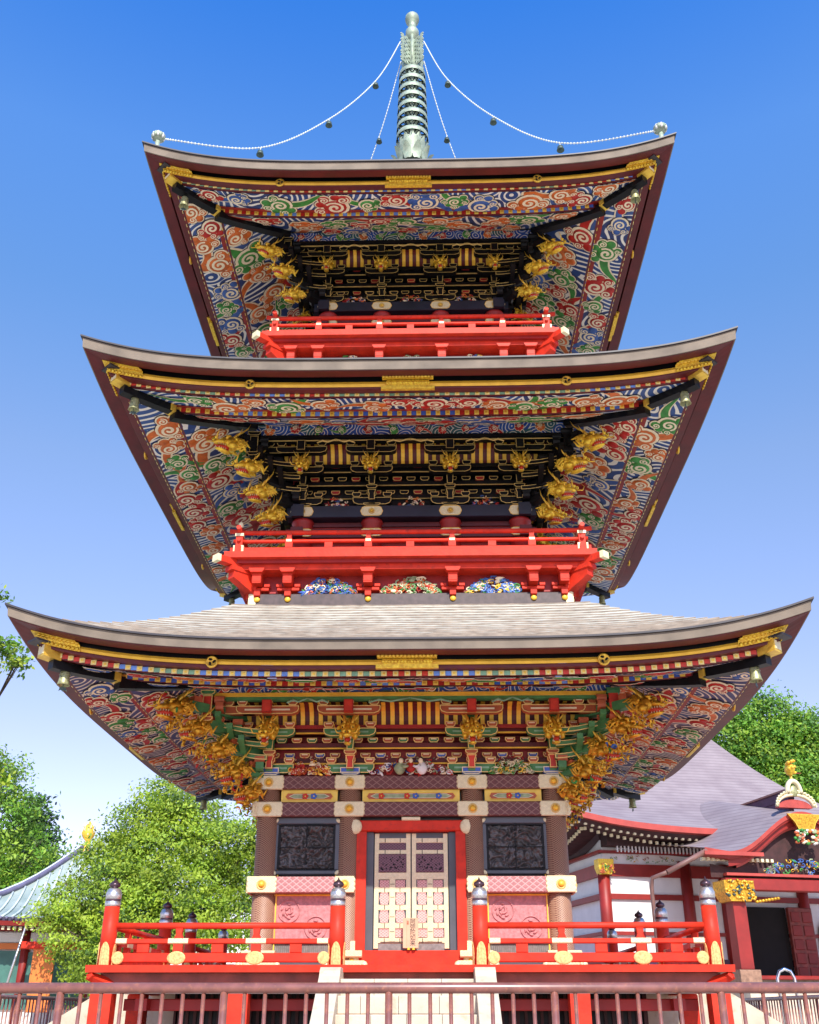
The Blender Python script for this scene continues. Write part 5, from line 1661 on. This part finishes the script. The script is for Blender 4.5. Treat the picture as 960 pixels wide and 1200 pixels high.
# large bright maple-like tree between the left temple and the pagoda
bl=[(-7.6,13,6.9,.85),(-6.8,13.2,6.3,1.0),(-8.2,12.8,6.1,.9),(-9.2,13,5.3,.8),(-7.6,12.4,5.3,1.1),(-6.0,12.8,5.6,1.1),(-5.4,13.6,4.7,1.1),(-6.9,12,4.3,1.1),(-8.4,12,4.4,1.0),(-9.9,12.8,4.0,.9),(-9.4,12.2,3.0,.9),(-7.9,11.8,3.2,1.0),(-6.3,11.8,3.4,1.0),(-5.2,12.4,3.5,1.0),(-8.8,12,2.2,.7),(-4.6,13,6.0,.7),(-10.6,12.8,3.6,.5)]
bl=[(.302+1.3*(a-.302),-18+1.3*(b+18),1.2+1.3*(c-1.2),1.3*r) for a,b,c,r in bl]
tree_px('leafy_tree','bright yellow green leafy tree between the copper roofed temple and the pagoda',(-9.8,22.6,0),bl,70000,.085,['leaf_lime','leaf_mid','leaf_deep'],3,tr=.3,cs=.30,shell=.55,clump=42)
# left mass further back
tree_px('leafy_tree','tall mid green tree rising behind the copper roof at the left edge',(-23.5,38,0),[(-24.5,38,12.6,2.2),(-26.5,38,10.5,2.6),(-22.8,38,10.6,1.8),(-24,37,8.2,2.4),(-21.3,38,8.6,1.7),(-20.4,38,6.8,1.6),(-27,37,7,2.5),(-22.3,37,6.2,2.0)],34000,.13,['leaf_fresh','leaf_mid','leaf_deep'],5,'trees behind the left temple',cs=.46,clump=40)
tree_px('conifer_tree','dark conifer spire standing behind the green trees at the left',(-24.2,46,0),[(-24.2,46,13.0,.5),(-24.2,46,12.0,1.0),(-24.2,46,10.8,1.4),(-24.2,46,9.2,1.8),(-24.2,46,7.4,2.1)],12000,.16,['leaf_conifer','leaf_forest'],6,'trees behind the left temple',cs=.4,flat=.3)
tree_px('leafy_tree','low round tree between the flame finial and the big bright tree',(-17.8,40,0),[(-18.2,40,7.4,1.3),(-16.8,40,7.7,1.3),(-19.4,40,6.6,1.4),(-15.6,40,6.8,1.4),(-17.5,39,5.2,1.8)],16000,.13,['leaf_mid','leaf_forest','leaf_deep'],7,'trees behind the left temple',cs=.42,clump=40)
# branches reaching in from the left edge, tree standing outside the frame
bl=[(-10.45,5,10.35,.30),(-9.95,5,9.05,.38),(-9.55,5,8.65,.24),(-10.4,5,8.9,.42),(-9.85,5,6.35,.42),(-9.5,5.2,6.05,.26),(-10.0,5,5.7,.40),(-10.4,5.2,5.2,.45),(-11.7,5,7.2,1.1),(-12.0,5,9.8,1.2),(-9.75,5.2,4.75,.35)]
tree_px('overhanging_tree','sparse tree reaching its leafy branches in from the left edge beside the lowest roof',(-12.2,5.2,0),bl,11000,.075,['leaf_fresh','leaf_lime','leaf_deep'],8,tr=.11,cs=.15,shell=.3,clump=18)
# right tree
bl=[(21.5,46,17.9,2.0),(19.6,46,16.6,1.8),(23.4,46,16.8,2.1),(21,45,15.2,2.2),(24.8,46,15,2.2),(18.6,46,14.6,1.8),(22.4,44.6,13.2,2.4),(25.4,46,12.6,2.4),(19.5,45,12.4,2.3)]
tree_px('leafy_tree','full rounded green tree rising behind the hall roof at the right',(22,46.5,0),bl,70000,.14,['leaf_fresh','leaf_mid','leaf_forest'],9,tr=.5,cs=.50,clump=46)
tree_px('leafy_tree','dark green tree standing beyond the right end of the hall roof',(30,50,0),[(29,50,15,2.6),(32,50,14,3),(28,50,12,2.6),(31,49,11,3)],14000,.2,['leaf_forest','leaf_fresh','leaf_deep'],10,tr=.5,cs=.4)
# small shrub with red flowers by the planter
tree_px('flowering_shrub','low shrub with orange red flowers growing from the stone planter',(-6.0,5.4,2.02),[(-6.2,5.4,2.15,.22),(-5.8,5.4,2.2,.24),(-6.05,5.4,2.40,.22)],1400,.05,['leaf_mid','flower_red','leaf_deep'],12,tr=.03,cat='shrub',cs=.06,clump=5)
# distant wooded slope
mb=MB(); v=[];f=[]; n=60
for i in range(n+1):
    a=-1.25+2.5*i/n; 
    for j in range(5):
        d=110+j*25; h=(0,5,8,10,11)[j]*(.7+.35*noise.noise(Vector((i*.22,j*.3,2))))
        v.append((d*math.sin(a),d*math.cos(a)-18,h))
for i in range(n):
    for j in range(4): a=i*5+j; f.append((a,a+5,a+6,a+1))
mb.add(v,f,'leaf_forest',True); tag(mb.build('hills'),kind='structure')
# chrome grab rail near the hall stair
mb=MB(); mb.tube([(6.75,2.0,0),(6.75,2.0,1.75),(6.70,2.0,1.86),(6.60,2.0,1.90),(6.50,2.0,1.86),(6.45,2.0,1.75),(6.45,2.0,0)],.028,'chrome',8)
tag(mb.build('grab_rail'),'curved chrome grab rail standing beside the right fence','handrail')

# ================================================================== LIGHT, SKY, CAMERA
EL=rad(40.5); AZ=rad(10)      # sun in front of the facade, a little to the right
sun=bpy.data.lights.new('sun','SUN'); sun.energy=3.9; sun.angle=rad(.5); sun.color=(1,.94,.84)
so=bpy.data.objects.new('sun',sun); col.objects.link(so)
d=Vector((math.sin(AZ)*math.cos(EL),-math.cos(AZ)*math.cos(EL),math.sin(EL)))
so.rotation_euler=d.to_track_quat('Z','Y').to_euler()
w=bpy.data.worlds.new('World'); sc.world=w; w.use_nodes=True
nt=w.node_tree; bg=nt.nodes['Background']; sky=nt.nodes.new('ShaderNodeTexSky'); sky.sky_type='NISHITA'; sky.sun_disc=False
sky.sun_elevation=EL; sky.sun_rotation=PI-AZ; sky.air_density=1.0; sky.dust_density=.35; sky.ozone_density=6
tc=nt.nodes.new('ShaderNodeTexCoord'); sp=nt.nodes.new('ShaderNodeSeparateXYZ'); nt.links.new(tc.outputs['Generated'],sp.inputs[0])
rp=nt.nodes.new('ShaderNodeValToRGB'); nt.links.new(sp.outputs[2],rp.inputs[0]); e=rp.color_ramp.elements
while len(e)<6: e.new(.5)
for k,(q,c) in enumerate(((0,(1.5,1.0,.95)),(.23,(1.5,1.0,.97)),(.47,(1.38,1.18,1.12)),(.60,(1.02,1.22,1.34)),(.70,(.90,1.30,1.62)),(.84,(.18,.95,1.75)))):
    e[k].position=q; e[k].color=(c[0]/2,c[1]/2,c[2]/2,1)
vm=nt.nodes.new('ShaderNodeVectorMath'); vm.operation='MULTIPLY'; nt.links.new(sky.outputs[0],vm.inputs[0]); nt.links.new(rp.outputs[0],vm.inputs[1])
vs_=nt.nodes.new('ShaderNodeVectorMath'); vs_.operation='SCALE'; vs_.inputs['Scale'].default_value=2.0; nt.links.new(vm.outputs[0],vs_.inputs[0])
nt.links.new(vs_.outputs[0],bg.inputs[0]); bg.inputs[1].default_value=.15
cam=bpy.data.cameras.new('camera'); co=bpy.data.objects.new('camera',cam); col.objects.link(co)
cam.sensor_fit='HORIZONTAL'; cam.sensor_width=36; cam.lens=1187.1/960*36; cam.clip_end=4000; cam.clip_start=.1
co.location=(.302,-18,1.2); co.rotation_euler=(PI/2+.4590917,0,.0206624)
sc.camera=co
sc.view_settings.view_transform='Standard'; sc.view_settings.look='None'; sc.view_settings.exposure=.62; sc.view_settings.gamma=1
sc.cycles.max_bounces=6; sc.cycles.diffuse_bounces=4; sc.cycles.glossy_bounces=3; sc.cycles.use_denoising=True
